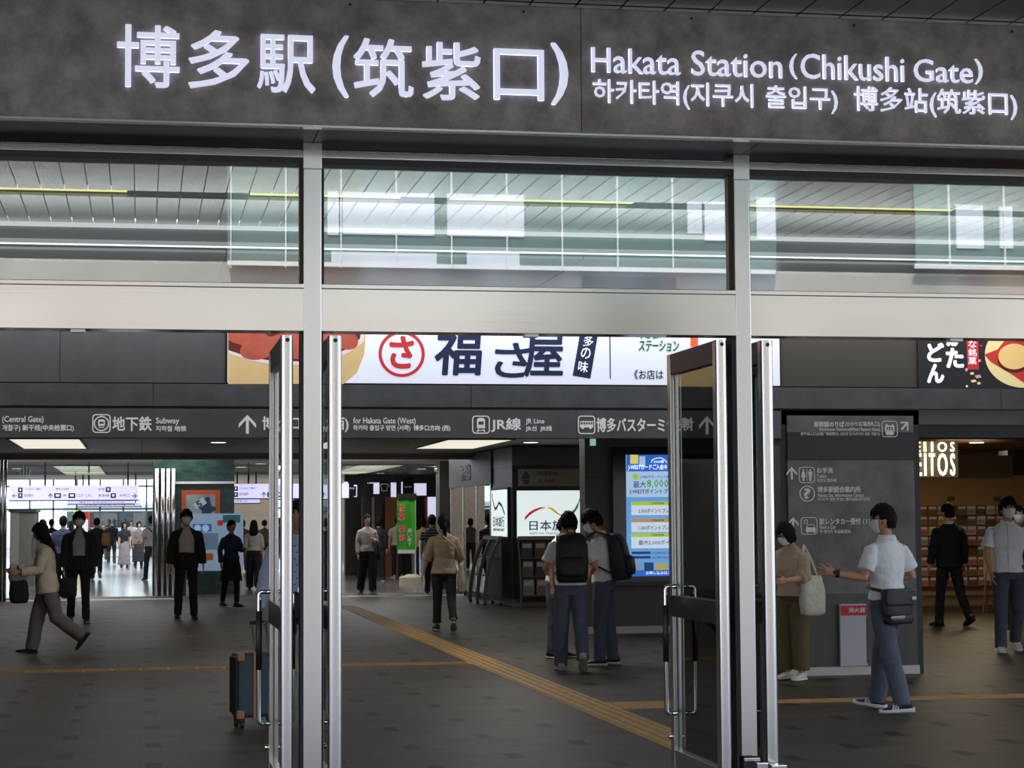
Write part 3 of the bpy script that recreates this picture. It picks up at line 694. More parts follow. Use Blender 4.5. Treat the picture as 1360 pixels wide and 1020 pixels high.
U(poly_px('picture_card', [(256, 671), (269, 660), (275, 668), (262, 677)], PYY-.046, M('poster_card', (190, 214, 226), .5), None, .003)); U(text('picture_number', '5', 261, 665, 268, 674, PYY-.05, PB, None, .03, .002, 2, rot=.5))
U(poly_px('picture_figure', [(272, 661), (278, 660), (281, 672), (287, 674), (286, 678), (280, 680), (282, 692), (278, 692), (276, 682), (272, 692), (268, 692), (268, 678), (264, 675), (272, 668)], PYY-.045, PB, None, .003))
bd = empty('display_board', (at(285, 720, 43.7).x, 43.7, 0)); tag(bd, 'white and blue standing display board in front of the green wall', 'display board')
U = under(bd); BDW = M('board_pale', (150, 176, 200), .5, emit=.35)
U(plate('panel', 246, 682, 323, 758, 43.7, BDW, None, .05)); U(plate('blue_field', 256, 696, 281, 706, 43.64, M('board_blue', (70, 104, 170), .5, emit=.3), None, .004))
for px in (262.5, 273): p = at(px, 701.5, 43.63); m = MB(); m.prism(ring_poly(p.x, p.z, .075, 20), 43.625, 43.63); U(m.build('disc', M('board_disc', (170, 200, 235), .5, emit=.4)))
U(plate('heart', 296, 684, 319, 694, 43.64, M('board_teal', (60, 110, 120), .5, emit=.2), None, .004)); U(plate('red_mark', 289, 691, 296, 698, 43.63, M('board_red', (190, 50, 56), .5, emit=.3), None, .004))
U(plate('lower_field', 251, 708, 290, 730, 43.64, M('board_pale2', (120, 150, 180), .5, emit=.2), None, .004)); U(plate('orange_foot', 273, 735, 283, 744, 43.63, M('board_orange', (190, 90, 40), .5, emit=.2), None, .004))
for px in (250, 318): x = at(px, 760, 43.7).x; U(boxo('foot', (x-.05, x+.05, 43.5, 43.85, 0, .35), STEEL))
# hanging white signs
HS = M('hanging_sign_white', (206, 206, 245), .4, emit=.95); HD = M('hanging_dark', (42, 42, 62), .5)
def hanging(px0, px1, py0, py1, Y, lab, content, rod):
    x0, x1, z0, z1 = rect_px(px0, py0, px1, py1, Y)
    r = empty('hanging_sign', ((x0+x1)/2, Y, z0)); tag(r, lab, 'sign', 'white hanging direction signs'); U = under(r)
    U(boxo('face', (x0, x1, Y-.06, Y+.06, z0, z1), HS)); m = MB(); m.box(x0-.02, x1+.02, Y-.05, Y+.05, z0-.025, z0); U(m.build('bottom_rail', HD))
    for px in rod: x = at(px, py0, Y).x; U(boxo('hanger', (x-.02, x+.02, Y-.02, Y+.02, z1, ZC), HD))
    for c in content:
        if c[0] == 'a': arrow(c[1], c[2], c[3], c[4], Y-.062, HD, c[5], 'arrow', U)
        elif c[0] == 'b': U(plate('pictogram', *c[1:5], Y-.061, HD, None, .003)); U(plate('pictogram_figure', c[1]+2, c[2]+1.5, c[3]-2, c[4]-2, Y-.0645, HS, None, .002))
        else: U(text('lettering', c[5], *c[1:5], Y-.062, HD, None, .0, .003, 1))
    return r
hanging(13, 184, 645, 664, 46.5, 'wide white hanging direction sign on the far left over the crowd', [('b', 24, 647.5, 30, 654), ('t', 33, 648, 54, 651, 'のりばのご案内'), ('a', 16, 656, 22, 661, 'left'), ('b', 24, 655, 30, 661.5), ('t', 32, 656, 44, 660, '総合案内'),
        ('t', 74, 648, 91, 651, '博多口方面'), ('a', 64, 655, 70, 662, 'up'), ('b', 72, 655, 81, 661.5), ('t', 83, 656, 88, 660, 'JR線'), ('b', 91, 655, 100, 661.5), ('t', 101, 655.5, 122, 660.5, 'バスターミナル'), ('t', 131, 648, 139, 652, '地下鉄'), ('b', 140.5, 647, 147, 653.5), ('t', 131, 656, 145, 660, '新幹線'), ('b', 147, 655, 154, 661.5), ('t', 159, 656, 172, 660, '中央口'), ('a', 175, 655.5, 182, 662, 'right')], (118, 60, 170))
hanging(90, 178, 665, 669, 55, 'narrow white hanging sign behind the wide one on the left', [('t', 105, 666, 165, 668.3, '博多口 中央改札口 のりば')], (100, 170))
hanging(104, 187, 668, 672.5, 58, 'lowest white hanging sign far back over the crowd', [('t', 112, 669, 180, 671.8, '在来線 新幹線 地下鉄 バス')], (110, 180))
hanging(309, 463, 642.5, 661.5, 46.5, 'white hanging direction sign right of the poster, behind the left door leaf', [('b', 310, 646, 316, 652), ('t', 318, 647, 339, 650, 'のりばのご案内'), ('b', 310, 654, 316, 660), ('t', 318, 654, 330, 658, '総合案内'), ('a', 347, 653.5, 354, 660, 'up'), ('b', 355, 653.5, 361, 660), ('t', 420, 654, 450, 659, '中央口')], (330, 400, 450))
hanging(309, 345, 663, 668, 56, 'small white hanging sign far back right of the poster', [('t', 313, 664, 328, 667, '改札口')], (315, 340))

# end of the hall: glazed front with daylight behind
EY = 76.
we = struct(empty('wall_back', (0, EY, 0)), 'glazed end of the hall with thin mullions', 'wall')
GRM = M('mullion_green', (70, 84, 82), .4, .4)
m = MB(); xs0 = at(8, 680, EY).x; xs1 = at(206, 680, EY).x
k = xs0
while k < xs1: m.box(k-.03, k+.03, 0, .1, 0, 3.6); k += .85
m.box(xs0, xs1, 0, .1, 2.05, 2.12); m.box(xs0, xs1, 0, .1, 2.9, 2.96); m.build('mullions', GRM, we)
MB().box(xs0, xs1, .04, .05, 0, 3.6).build('pane', GLASS_D, we)
MB().box(-6, xs0, 0, .3, 0, 4).build('pier', M('hall_wall_grey', (96, 96, 92), .5), we)
MB().box(xs1, 22, 0, .3, 0, 4).build('pier', M('hall_wall_beige', (120, 104, 82), .5, noise_=(1, .2)), we)
boxo('floor_street', (-30, 30, 92, 140, -.3, -.05), PLAZA)['kind'] = 'structure'; bpy.data.objects['floor_street']['label'] = 'bright street beyond the far doors'; bpy.data.objects['floor_street']['category'] = 'ground'
bs = empty('bus', (-1.5, 96, -.05)); tag(bs, 'white bus seen through the far glass doors behind the crowd', 'bus'); U = under(bs)
BW = M('bus_white', (235, 238, 240), .3)
U(boxo('body', (-3.6, 1.6, 95, 97.4, .35, 2.55), BW, None, .15)); U(boxo('window_band', (-3.4, 1.4, 94.97, 95, 1.35, 2.1), M('bus_glass', (40, 60, 66), .1)))
for x in (-2.5, .6): U(MB().cyl((x, 94.98, .42), (x, 95.25, .42), .47, n=20).build('wheel', BLACK))
for px0, px1, py0, py1, c, lab in ((98, 106, 678, 690, (225, 205, 60), 'yellow vending machine by the far glass doors'), (106, 118, 679, 697, (170, 40, 36), 'red vending machine by the far glass doors')):
    x0, x1, z0, z1 = rect_px(px0, py0, px1, py1, 72); r = empty('vending_machine', ((x0+x1)/2, 72, 0)); tag(r, lab, 'vending machine'); U = under(r)
    U(boxo('body', (x0, x1, 72, 72.6, 0, max(z1, 1.83)), M('vend_%d' % c[0], c, .4), None, .02)); U(boxo('display_window', (x0+.03, x1-.03, 71.98, 72, 1.0, 1.7), M('vend_glass', (200, 205, 210), .2, emit=.4)))
bo = empty('ticket_booth', (at(28, 750, 52).x, 52, 0)); tag(bo, 'grey partition booth on the far left behind the man with the backpack', 'booth'); U = under(bo)
x0, x1, z0, z1 = rect_px(13, 680, 46, 757, 52)
U(boxo('body', (x0, x1, 52, 54, 0, z1), M('booth_grey', (112, 112, 106), .6, noise_=(1, .15)))); U(boxo('cap', (x0-.04, x1+.04, 51.95, 54.05, z1, z1+.06), GRM)); U(boxo('side_panel', (x0, x0+.22, 51.98, 52, .02, z1), M('booth_pale', (150, 148, 140), .5)))
cl = empty('column', (at(2, 700, 42).x-.15, 42, 0)); tag(cl, 'slim polished steel column at the left edge of the hall', 'column'); U = under(cl)
for px in (-4, 1.5, 6.5): x = at(px, 700, 42).x; U(MB().cyl((x, 42, 0), (x, 42, ZC), .035, n=14).build('tube', STEEL, smooth=True))
# shop row right of the middle, far back
SHOPY = 58.
sw = struct(empty('wall_shops', (0, SHOPY, 0)), 'dark shop row behind the green banner', 'wall')
def shop_plate(px0, py0, px1, py1, Y, mat, name, thick=.1):
    o = plate(name, px0, py0, px1, py1, Y, mat, None, thick); return under(sw)(o)
SHD = M('shop_dark', (58, 52, 48), .5, noise_=(2, .2)); BRN = M('shop_brown', (146, 88, 52), .4, noise_=(6, .15), stretch=(1, 1, .1)); LAV = M('shop_lit', (214, 214, 240), .5, emit=.9)
x0 = at(458, 700, SHOPY+1).x; x1 = at(640, 700, SHOPY+1).x
MB().box(x0, x1, .9, 1.2, 0, 3).build('back_wall', SHD, sw)
for a_, b_, mt in ((480, 490, SHD), (497, 506, SHD), (510, 527, BRN), (563, 580, M('shop_wood', (110, 82, 58), .5, noise_=(4, .2))), (492, 496, M('shop_post', (130, 130, 140), .3, .6)), (545, 550, MATS['shop_post'])):
    shop_plate(a_, 660, b_, 766, SHOPY, mt, 'pillar', .3)
for a_, b_, y0, y1 in ((456, 462, 640, 661), (470, 474, 644, 660), (488, 505, 641, 656), (519, 526, 641, 660), (533, 537, 640, 668), (550, 566, 642, 658), (568, 583, 660, 690)):
    shop_plate(a_, y0, b_, y1, SHOPY-.3, LAV, 'lit_panel', .05)
for n, (a_, b_, y0, y1, lab) in enumerate(((462, 473, 646, 659, 'small dark shop sign with white lines left of the other two'), (484, 496, 642, 659, 'plain black square shop banner second from the left'), (504, 517, 639, 657, 'black shop banner with a white shirt outline'), (535, 549, 634, 657, 'black shop banner above the green banner'))):
    x0, x1, z0, z1 = rect_px(a_, y0, b_, y1, SHOPY-.6); r = empty('shop_banner', ((x0+x1)/2, SHOPY-.6, z0)); tag(r, lab, 'sign', 'small black shop banners'); U = under(r)
    U(boxo('board', (x0, x1, SHOPY-.6, SHOPY-.56, z0, z1), BLACK)); U(MB().cyl(((x0+x1)/2, SHOPY-.58, z1), ((x0+x1)/2, SHOPY-.58, ZC), .012, n=6).build('hanger', BLACK))
    if n in (0, 3): U(text_w('lettering', 'SHOP' if False else '— —', x0+.05, x1-.05, z0+.2, z0+.25, SHOPY-.602, DIMWHITE, None, .0, .002, 1))
    if n == 2:
        cx, cz = (x0+x1)/2, (z0+z1)/2; P = [(-.09, -.1), (.09, -.1), (.09, .03), (.13, .03), (.13, .11), (.05, .13), (-.05, .13), (-.13, .11), (-.13, .03), (-.09, .03)]
        mm = MB(); mm.rings([[(cx+a*1, yy, cz+b*1) for a, b in P] if s == 0 else [(cx+a*.72, yy, cz+b*.72) for a, b in P] for s, yy in ((0, SHOPY-.604), (1, SHOPY-.604), (1, SHOPY-.6), (0, SHOPY-.6))], closed=True); U(mm.build('shirt_outline', DIMWHITE))
fl = empty('banner_flag', (at(549, 765, 50).x, 50, 0)); tag(fl, 'tall bright green banner flag with red lettering on a white weighted base', 'banner'); U = under(fl); FY = 50.
GRN = M('flag_green', (56, 170, 48), .6); FR = M('flag_red', (205, 62, 48), .6); FW = M('flag_white', (230, 232, 225), .6)
bm0 = bmesh.new(); x0, x1, z0, z1 = rect_px(527, 663, 551.5, 735, FY)
m = MB(); n = 14
m.rings([[(x0+(x1-x0)*k/n, FY+.02*math.sin(k*.7)-t, z) for k in range(n+1)] + [(x0+(x1-x0)*k/n, FY+.02*math.sin(k*.7)-t+.004, z) for k in range(n, -1, -1)] for z, t in ((z0, .02), ((z0+z1)/2, .0), (z1, .0))]); U(m.build('cloth', GRN))
xb, zb = x1, z0; x0b, x1b, z0b, z1b = rect_px(528, 730, 551, 735, FY); U(boxo('cloth_foot', (x0b, x1b, FY-.06, FY-.045, z0b, z1b), FW))
for c, y in (('性', 675), ('菓', 686), ('楽', 702), ('部', 714)):
    U(text('lettering', c, 529, y-5.5, 538, y+5.5, FY-.05, FW, None, .06, .002, 2)); U(text('lettering', c, 529, y-5.5, 538, y+5.5, FY-.054, FR, None, .02, .002, 2))
for k, c in enumerate('承います'): U(text('lettering_white', c, 541, 702+k*6, 547, 707.5+k*6, FY-.05, FW, None, .02, .002, 2))
U(boxo('top_sleeve', (at(529, 655, FY).x, at(553, 655, FY).x, FY-.05, FY+.03, z1, z1+.14), M('flag_black', (24, 24, 24), .6)))
xp = at(552, 700, FY).x; U(MB().cyl((xp, FY+.06, .1), (xp, FY+.06, z1+.2), .018, n=10).build('pole', FW)); U(MB().loft([(xp-.12, FY+.06, 0, .30, .2), (xp-.12, FY+.06, .16, .29, .19), (xp-.08, FY+.06, .24, .12, .1)], 16, 3).build('water_base', M('base_beige', (196, 190, 172), .6)))
for px0, px1, py0, py1, col, col2, lab in ((465, 483, 698, 746, (170, 164, 150), (150, 84, 60), 'pale standing menu board left of the woman in the white top'), (557, 567, 718, 771, (205, 216, 235), (40, 140, 60), 'narrow white standing sign with green head beside the banner base')):
    Y = on_floor((px0+px1)/2, py1).y; x0, x1, z0, z1 = rect_px(px0, py0, px1, py1, Y); r = empty('standing_sign', ((x0+x1)/2, Y, 0)); tag(r, lab, 'sign'); U = under(r)
    U(boxo('board', (x0, x1, Y, Y+.05, .08, z1), M('stand_%d' % col[0], col, .5))); U(boxo('header', (x0+.02, x1-.02, Y-.008, Y, z1-.32, z1-.03), M('stand_h%d' % col2[0], col2, .5)))
    U(boxo('foot', (x0, x1, Y-.1, Y+.15, 0, .08), STEEL)); U(boxo('panel', (x0+.04, x1-.04, Y-.008, Y, .2, z1-.45), M('stand_p%d' % col[0], (150, 150, 160) if col[0] < 200 else (110, 150, 215), .5)))

# ---------------------------------------------------------------- travel counter with lit sign
TY = 36.42
tr = struct(empty('wall_travel_counter', (0, TY, 0)), 'black shop corner with lit travel sign in the middle of the hall', 'wall'); R_ = under(tr)
xc = at(681, 760, TY).x; xr = at(830, 760, TY).x; KB = M('counter_black', (34, 33, 33), .4)
TYB = 38.5
R_(boxo('core', (xc, xr, TY, TYB, 0, 2.95), KB)); R_(boxo('plinth', (xc-.01, xr, TY-.02, TYB, 0, .12), M('counter_plinth', (110, 108, 104), .4, .3)))
R_(boxo('frieze', (xc-.006, xr, TY-.03, TYB, 2.60, 2.95), M('counter_frieze', (92, 88, 82), .4, noise_=(2, .1))))
la = empty('light_box_sign', (at(732, 690, TY).x, TY, 1.3)); tag(la, 'bright white lit sign with red, yellow and green curve and blue lettering', 'sign'); U = under(la)
U(plate('frame', 684, 649, 780, 721, TY, BLACK, None, .05)); U(plate('face', 686.5, 651.5, 777.5, 718.5, TY-.05, M('travel_white', (226, 240, 240), .4, emit=.85), None, .01)); LY = TY-.064
def swoosh(pts, ws, mat):
    m = MB(); top = []; bot = []
    for (x, y), w in zip(pts, ws):
        a = at(x, y-w/2, LY); b = at(x, y+w/2, LY); top.append((a.x, a.z)); bot.append((b.x, b.z))
    for i in range(len(top)-1): m.prism([top[i], top[i+1], bot[i+1], bot[i]], LY-.003, LY)
    U(m.build('logo_curve', mat))
swoosh([(697, 689), (703, 682.5), (710, 678), (717, 675), (724.5, 674)], [4.5, 4.5, 3.6, 2.6, .6], M('logo_red', (200, 52, 66), .5, emit=.5))
swoosh([(727, 674), (733, 676), (738, 680), (743, 683.5), (748, 684)], [.8, 3, 3.6, 2.2, .6], M('logo_yellow', (224, 176, 70), .5, emit=.5))
swoosh([(749, 684), (757, 682.5), (763, 678.5), (767.5, 671), (770.5, 661)], [.6, 3, 5, 6.5, 2], M('logo_green', (56, 150, 70), .5, emit=.4))
U(text('lettering', '日本旅行', 703, 691, 765, 704.5, LY, M('logo_blue', (34, 70, 120), .5, emit=.15), None, .014, .003, 2)); U(text('lettering', 'NIPPON TRAVEL AGENCY', 703.5, 706.5, 765, 710, LY, M('logo_grey', (120, 130, 136), .5, emit=.1), None, .0, .003, 1))
tb = empty('notice_board', (at(732, 634, TY).x, TY-.04, 2.2)); tag(tb, 'dim printed board with ice cone drawing and red figures above the travel sign', 'sign'); U = under(tb)
U(plate('board', 688, 623, 776, 645.5, TY-.032, M('notice_print', (150, 148, 138), .6, noise_=(4, .08)), None, .04)); TYN = TY-.074
GP = M('notice_grey', (80, 80, 78), .6); YP_ = M('notice_yellow', (170, 140, 60), .6)
m = MB(); m.prism([(at(x, y, TYN).x, at(x, y, TYN).z) for x, y in ((694, 637), (703, 637), (702, 643), (695, 643))], TYN-.003, TYN); m.prism([(at(x, y, TYN).x, at(x, y, TYN).z) for x, y in ((693, 636), (704, 636), (703, 631), (698.5, 624.5), (694, 631))], TYN-.003, TYN); U(m.build('cone_drawing', GP))
U(text('lettering', 'ご来店予約', 708, 625.5, 740, 632, TYN, GP, None, .01, .002, 1)); U(text('lettering', 'キャンペーン', 741, 627, 770, 631, TYN, YP_, None, .01, .002, 1)); U(text('lettering_red', '5,000', 716, 636.5, 736, 642.5, TYN, M('notice_red', (150, 44, 52), .6), None, .03, .002, 1)); U(text('lettering', '円分プレゼント', 738, 637, 768, 642, TYN, YP_, None, .01, .002, 1))
# the same on the return: seen edge-on
sb = empty('light_box_sign', (xc, 37.4, 1.3)); tag(sb, 'narrow oblique lit sign on the side of the travel counter', 'sign'); U = under(sb)
ya = TY+.25; yb = TYB-.15
U(boxo('frame', (xc-.05, xc, ya-.04, yb+.04, 1.24, 2.2), BLACK)); U(boxo('face', (xc-.062, xc-.05, ya, yb, 1.28, 2.16), MATS['travel_white']))
def side_text(s, y0, y1, z0, z1, mat, X):
    o = text_w('lettering', s, -(y1-y0)/2, (y1-y0)/2, z0, z1, 0, mat, None, .01, .003, 2)
    o.rotation_euler = (0, 0, -math.pi/2); o.location = (X, (y0+y1)/2, 0); return U(o)
side_text('日本旅行', ya+.25, yb-.25, 1.46, 1.66, MATS['logo_blue'], xc-.063); side_text('NIPPON TRAVEL AGENCY', ya+.25, yb-.25, 1.38, 1.43, MATS['logo_grey'], xc-.063)
m = MB()
cur = [(ya+.2, 1.70), (ya+.5, 1.86), (ya+.8, 1.92), (ya+1.05, 1.82), (ya+1.25, 1.80), (ya+1.45, 1.95), (ya+1.6, 2.1)]
for (y0, z0), (y1, z1) in zip(cur, cur[1:]): m.rings([[(xc-.066, y0, z0-.03), (xc-.066, y1, z1-.03), (xc-.066, y1, z1+.03), (xc-.066, y0, z0+.03)], [(xc-.063, y0, z0-.03), (xc-.063, y1, z1-.03), (xc-.063, y1, z1+.03), (xc-.063, y0, z0+.03)]])
U(m.build('logo_curve', M('logo_dark', (40, 60, 70), .5)))
# brochure racks: curved side ribs, shelves, leaflets stand in them as things of their own
RK = M('rack_grey', (92, 92, 95), .45, .2)
def rack(loc_, rz, width, lab, rows, castors):
    r = empty('brochure_rack', loc_, rz); tag(r, lab, 'brochure rack', 'grey curved leaflet racks')
    prof = [(-.06, 1.26), (-.14, 1.10), (-.24, .85), (-.31, .55), (-.35, .25), (-.36, .0 if not castors else .055)]
    for x in (0, width) if width < .8 else (0, width*.5, width):
        m = MB(); pts = [(y, z) for y, z in prof]
        fr = [[(x-.014, y-.035, z), (x+.014, y-.035, z), (x+.014, y+.035, z), (x-.014, y+.035, z)] for y, z in pts]
        m.rings(fr); m.build('side_rib', RK, r)
    m = MB(); m.box(0, width, -.10, -.02, 1.22, 1.29); m.build('top_rail', M('rack_top', (150, 136, 118), .5), r)
    m = MB(); m.box(0, width, -.04, -.02, .08, 1.24); m.build('back_panel', M('rack_dark', (40, 40, 42), .6), r)
    for z, y in rows: MB().box(.015, width-.015, y-.05, y+.02, z-.03, z).build('shelf', RK, r)
    if castors:
        for x in (.02, width/2, width-.02):
            for y in (-.35, -.06): MB().cyl((x-.015, y, .03), (x+.015, y, .03), .03, n=12).build('castor', BLACK, r)
    return r
rows = [(.22, -.27), (.56, -.21), (.90, -.135)]
rx = at(686, 765, TY).x
rack((rx, TY-.10, 0), 0, 1.55, 'grey leaflet rack under the lit travel sign, behind the students', rows, False)
rack((xc-.12, TYB-.1, 0), -math.pi/2, 1.7, 'grey rolling leaflet rack with curved ribs at the side of the travel counter', rows, True)
LC = [('pale blue', (150, 172, 190)), ('brown', (132, 98, 66)), ('dark red', (116, 62, 56)), ('grey', (118, 118, 120)), ('violet', (92, 84, 120)), ('white', (190, 188, 182)), ('pink', (180, 124, 116)), ('yellow', (186, 160, 84)), ('green', (92, 120, 84)), ('orange', (158, 106, 66)), ('navy', (58, 66, 96))]
ORD = ['first', 'second', 'third', 'fourth', 'fifth', 'sixth', 'seventh', 'eighth', 'ninth', 'tenth', 'eleventh', 'twelfth', 'thirteenth', 'fourteenth', 'fifteenth', 'sixteenth', 'seventeenth', 'eighteenth']
def leaflet(x, y, z, w, h, cn, col, label, group, tilt=.12):
    me_key = 'leaf_%s_%.2f' % (cn, w)
    r = bpy.data.meshes.get(me_key)
    if r is None:
        m = MB(); m.box(-w/2, w/2, -.004, .004, 0, h); m.mi = 1; m.box(-w/2+.015, w/2-.015, -.006, -.004, h*.62, h*.9); m.mi = 2; m.box(-w/2+.02, w/2-.02, -.006, -.004, h*.15, h*.52)
        pic = M('leaf_pic_'+cn, tuple(min(255, int(c*.6+40)) for c in col), .6, noise_=(9, .5))
        o = m.build('brochure', [M('leaf_'+cn, col, .6), M('leaf_title', (214, 210, 200), .6), pic]); o.data.name = me_key
    else:
        o = bpy.data.objects.new('brochure', r); scene.collection.objects.link(o)
    o.location = (x, y, z); o.rotation_euler = (-tilt, 0, 0); tag(o, label, 'brochure', group); return o
front = [[4, 1, 3, 8, 0, 2], [3, 4, 0, 5, 1, 7], [0, 6, 6, 2, 5, 10]]
for ri, (z, y) in enumerate(rows[::-1]):
    for k in range(6):
        cn, col = LC[front[ri][k]]
        leaflet(rx+.15+k*.25, TY-.10+y-.015, z+.002, .20, .28, cn, col, '%s leaflet, %s from left, %s row of the rack under the lit sign' % (cn, ORD[k], ['top', 'middle', 'bottom'][ri]), 'leaflets in the rack under the lit sign', -.1)
# glass front and warm interior left of the counter
gf = struct(empty('window_6', (xc, 41, 0)), 'glass shop front beside the travel counter', 'window'); U = under(gf)
for y in (38.6, 40.3, 42.0, 43.7): U(boxo('frame', (xc-.03, xc+.05, y, y+.07, 0, 2.45), STEEL))
U(boxo('head', (xc-.04, xc+.3, 38.5, 43.9, 2.3, 2.95), M('front_head', (58, 55, 51), .5))); U(boxo('pane', (xc, xc+.012, 38.6, 43.7, .1, 2.3), glass('shop_glass', (.8, .88, .88), .12)))
o = text_w('lettering', '旅行相談', -.7, .7, 2.42, 2.75, 0, M('front_letters', (150, 146, 138), .4), None, .01, .01, 1); o.rotation_euler = (0, 0, -math.pi/2); o.location = (xc-.042, 41.6, 0); U(o)
WOODS = M('shop_shelf_wood', (190, 140, 74), .5, noise_=(3, .15))
bc = empty('bookcase', (xc+.55, 42.0, 0)); tag(bc, 'warm wooden shelving seen through the glass beside the travel counter', 'bookcase'); U = under(bc)
U(boxo('back', (xc+.9, xc+.95, 38.6, 45, 0, 2.3), M('shop_back_wood', (150, 108, 58), .5)))
for y in (38.7, 39.6, 40.6, 41.6, 42.6, 43.6, 44.9): U(boxo('upright', (xc+.5, xc+.9, y, y+.06, 0, 2.2), WOODS))
for z in (.05, .3, .75, 1.2, 1.65, 2.15): U(boxo('shelf', (xc+.5, xc+.9, 38.7, 44.9, z, z+.05), WOODS))
dk = struct(boxo('wall_pillar', (at(584, 700, 46).x, at(601, 700, 46).x, 46, 46.6, 0, ZC), M('pillar_dark', (44, 42, 42), .4)), 'dark pillar left of the glass shop front', 'wall')

# ---------------------------------------------------------------- wall with digital screen
DY = 27.29
xl = at(778, 760, DY).x; xr2 = at(1060, 760, DY).x
wd = struct(empty('wall_screen', (0, DY, 0)), 'dark grey wall block carrying the digital screen', 'wall'); U = under(wd)
U(boxo('core', (xl, xr2, DY, DY+.35, 0, 2.95), M('screen_wall', (66, 64, 63), .5, noise_=(1.4, .15)))); U(boxo('plinth', (xl+.02, xr2, DY-.03, DY, 0, .10), M('plinth_pale', (170, 164, 158), .5))); U(boxo('joint', (xl, xl+.40, DY-.003, DY, 2.17, 2.176), BLACK))
ds = empty('digital_screen', (at(880, 690, DY).x, DY-.04, .8)); tag(ds, 'tall digital screen showing a blue campaign notice with point offers', 'screen'); U = under(ds)
U(plate('bezel', 813, 594, 948, 775, DY-.032, M('screen_black', (12, 12, 14), .12), None, .07)); U(plate('bezel_edge', 813, 772, 948, 777, DY-.032, DARKMETAL, None, .085))
SY = DY-.104
SB = M('screen_pale', (172, 204, 240), .3, emit=.75); SBL = M('screen_blue', (40, 104, 200), .3, emit=.75); SBM = M('screen_mid', (104, 164, 226), .3, emit=.7); SW = M('screen_card', (205, 220, 238), .3, emit=.75); SG_ = M('screen_lime', (170, 200, 60), .3, emit=.75); SO = M('screen_tan', (180, 150, 96), .3, emit=.7); SN = M('screen_navy', (28, 66, 130), .3, emit=.5); SYL = M('screen_yellow', (226, 216, 110), .3, emit=.75); STX = M('screen_text', (60, 74, 96), .3, emit=.3)
Pq = lambda a, b, c, d, mt, k=0, n='screen_area': U(plate(n, a, b, c, d, SY-k*.0015, mt, None, .0015))
Pq(832, 604, 919, 765, SB); Pq(832, 604, 919, 626, SBL, 1); Pq(832, 660, 919, 757, SBM, 1); Pq(832, 757, 919, 765, SBL, 1); Pq(837, 604, 847.5, 616, SYL, 2); Pq(849, 606, 857, 620, SB, 2)
Tq = lambda s, a, b, c, d, mt=STX, bold=.01: U(text('screen_lettering', s, a, b, c, d, SY-.006, mt, None, bold, .001, 1))
Tq('J-WESTカードご入会キャンペーン', 834, 616.5, 912, 625, M('screen_white', (235, 240, 248), .3, emit=.9), .02); Tq('2024春', 868, 611, 882, 615, MATS['screen_white'], .02); Tq('JR', 905, 606, 914, 612, MATS['screen_white'], .02)
m = MB(); c0 = [(865, 614.5), (866, 611), (871, 608.5), (878, 608), (883, 611), (886, 614.5)]
for (a_, b_), (c_, d_) in zip(c0, c0[1:]):
    p = at(a_, b_, SY-.005); q_ = at(c_, d_, SY-.005); m.tube([p, q_], .006, 6)
U(m.build('screen_outline', MATS['screen_white']))
Tq('J-WESTカードに入会&利用で', 850, 631, 905, 636); Tq('最大', 841, 639, 858, 648); Tq('8,000', 859, 636.5, 888, 649, M('screen_green', (96, 168, 70), .3, emit=.6), .02); Tq('相当の', 898, 640, 913, 647); Tq('J-WESTポイントプレゼント!', 836, 649, 913, 657, STX, .015); p = at(844, 633, SY-.004); m = MB(); m.prism(ring_poly(p.x, p.z, .045, 20), SY-.005, SY-.003); U(m.build('screen_mark', SG_))
for y0, mt, s in ((666, SG_, '2,000ポイントプレゼント'), (688.5, SO, '1,000ポイントプレゼント'), (708, SG_, '最大5,000ポイント')):
    Pq(838.5, y0, 913, y0+(20 if y0 > 700 else 18), SW, 2); Pq(838.5, y0, 913, y0+5, mt, 3); Tq(s, 848, y0+9, 903, y0+16); Tq('ご利用特典', 864, y0+1, 882, y0+4)
for y in (732.5, 738.5): Pq(839, y, 864, y+3.4, SN, 2); Tq('2024年5月1日から7月31日', 866, y, 913, y+3.4)
Pq(839, 748, 853, 756, M('screen_card_a', (140, 160, 180), .3, emit=.6), 2); Pq(855.5, 747, 868, 758, SN, 3); Pq(870, 748, 886, 757, M('screen_card_b', (190, 176, 90), .3, emit=.6), 2); Pq(889, 748, 905, 757, M('screen_card_c', (170, 190, 200), .3, emit=.6), 2); Tq('お申し込みはこちら', 858, 758.5, 900, 763, MATS['screen_white'])
ex = empty('emergency_light', (at(786.5, 588, YB+.4).x, YB+.42, 2.40)); tag(ex, 'tiny green emergency light hanging under the direction band', 'lamp'); U = under(ex)
U(plate('lens', 783.5, 583, 790, 592, YB+.4, M('exit_green', (150, 205, 180), .4, emit=.6), None, .05)); U(plate('back_box', 782.8, 581, 790.6, 592.5, YB+.43, BLACK, None, .03))

# ---------------------------------------------------------------- shop on the right
SX0 = at(1200, 760, 38.6).x
sr = struct(empty('wall_shop_back', (0, 38.6, 0)), 'warm yellowish back wall of the shop on the right', 'wall'); U = under(sr)
U(boxo('plaster', (14, 22, 38.6, 38.8, 0, 3), M('shop_plaster', (176, 140, 92), .7))); U(boxo('kick_band', (14, 22, 38.5, 38.6, .0, .2), M('shop_kick', (150, 116, 70), .6)))
lw = empty('leaflet_wall_rack', (17, 38.45, .15)); tag(lw, 'wide brown leaflet rack along the back of the shop', 'brochure rack'); U = under(lw)
x0, x1, z0, z1 = rect_px(1205, 671, 1400, 778, 38.5)
U(boxo('back', (x0, x1, 38.46, 38.5, z0, z1), M('rack_brown', (96, 72, 56), .6)));
NR = 8; rh = (z1-z0)/NR
for k in range(NR): U(boxo('ledge', (x0, x1, 38.36, 38.46, z0+k*rh, z0+k*rh+.02), M('rack_ledge', (120, 92, 66), .6)))
random.seed(11); cw = .21; ncol = int((x1-x0)/cw)
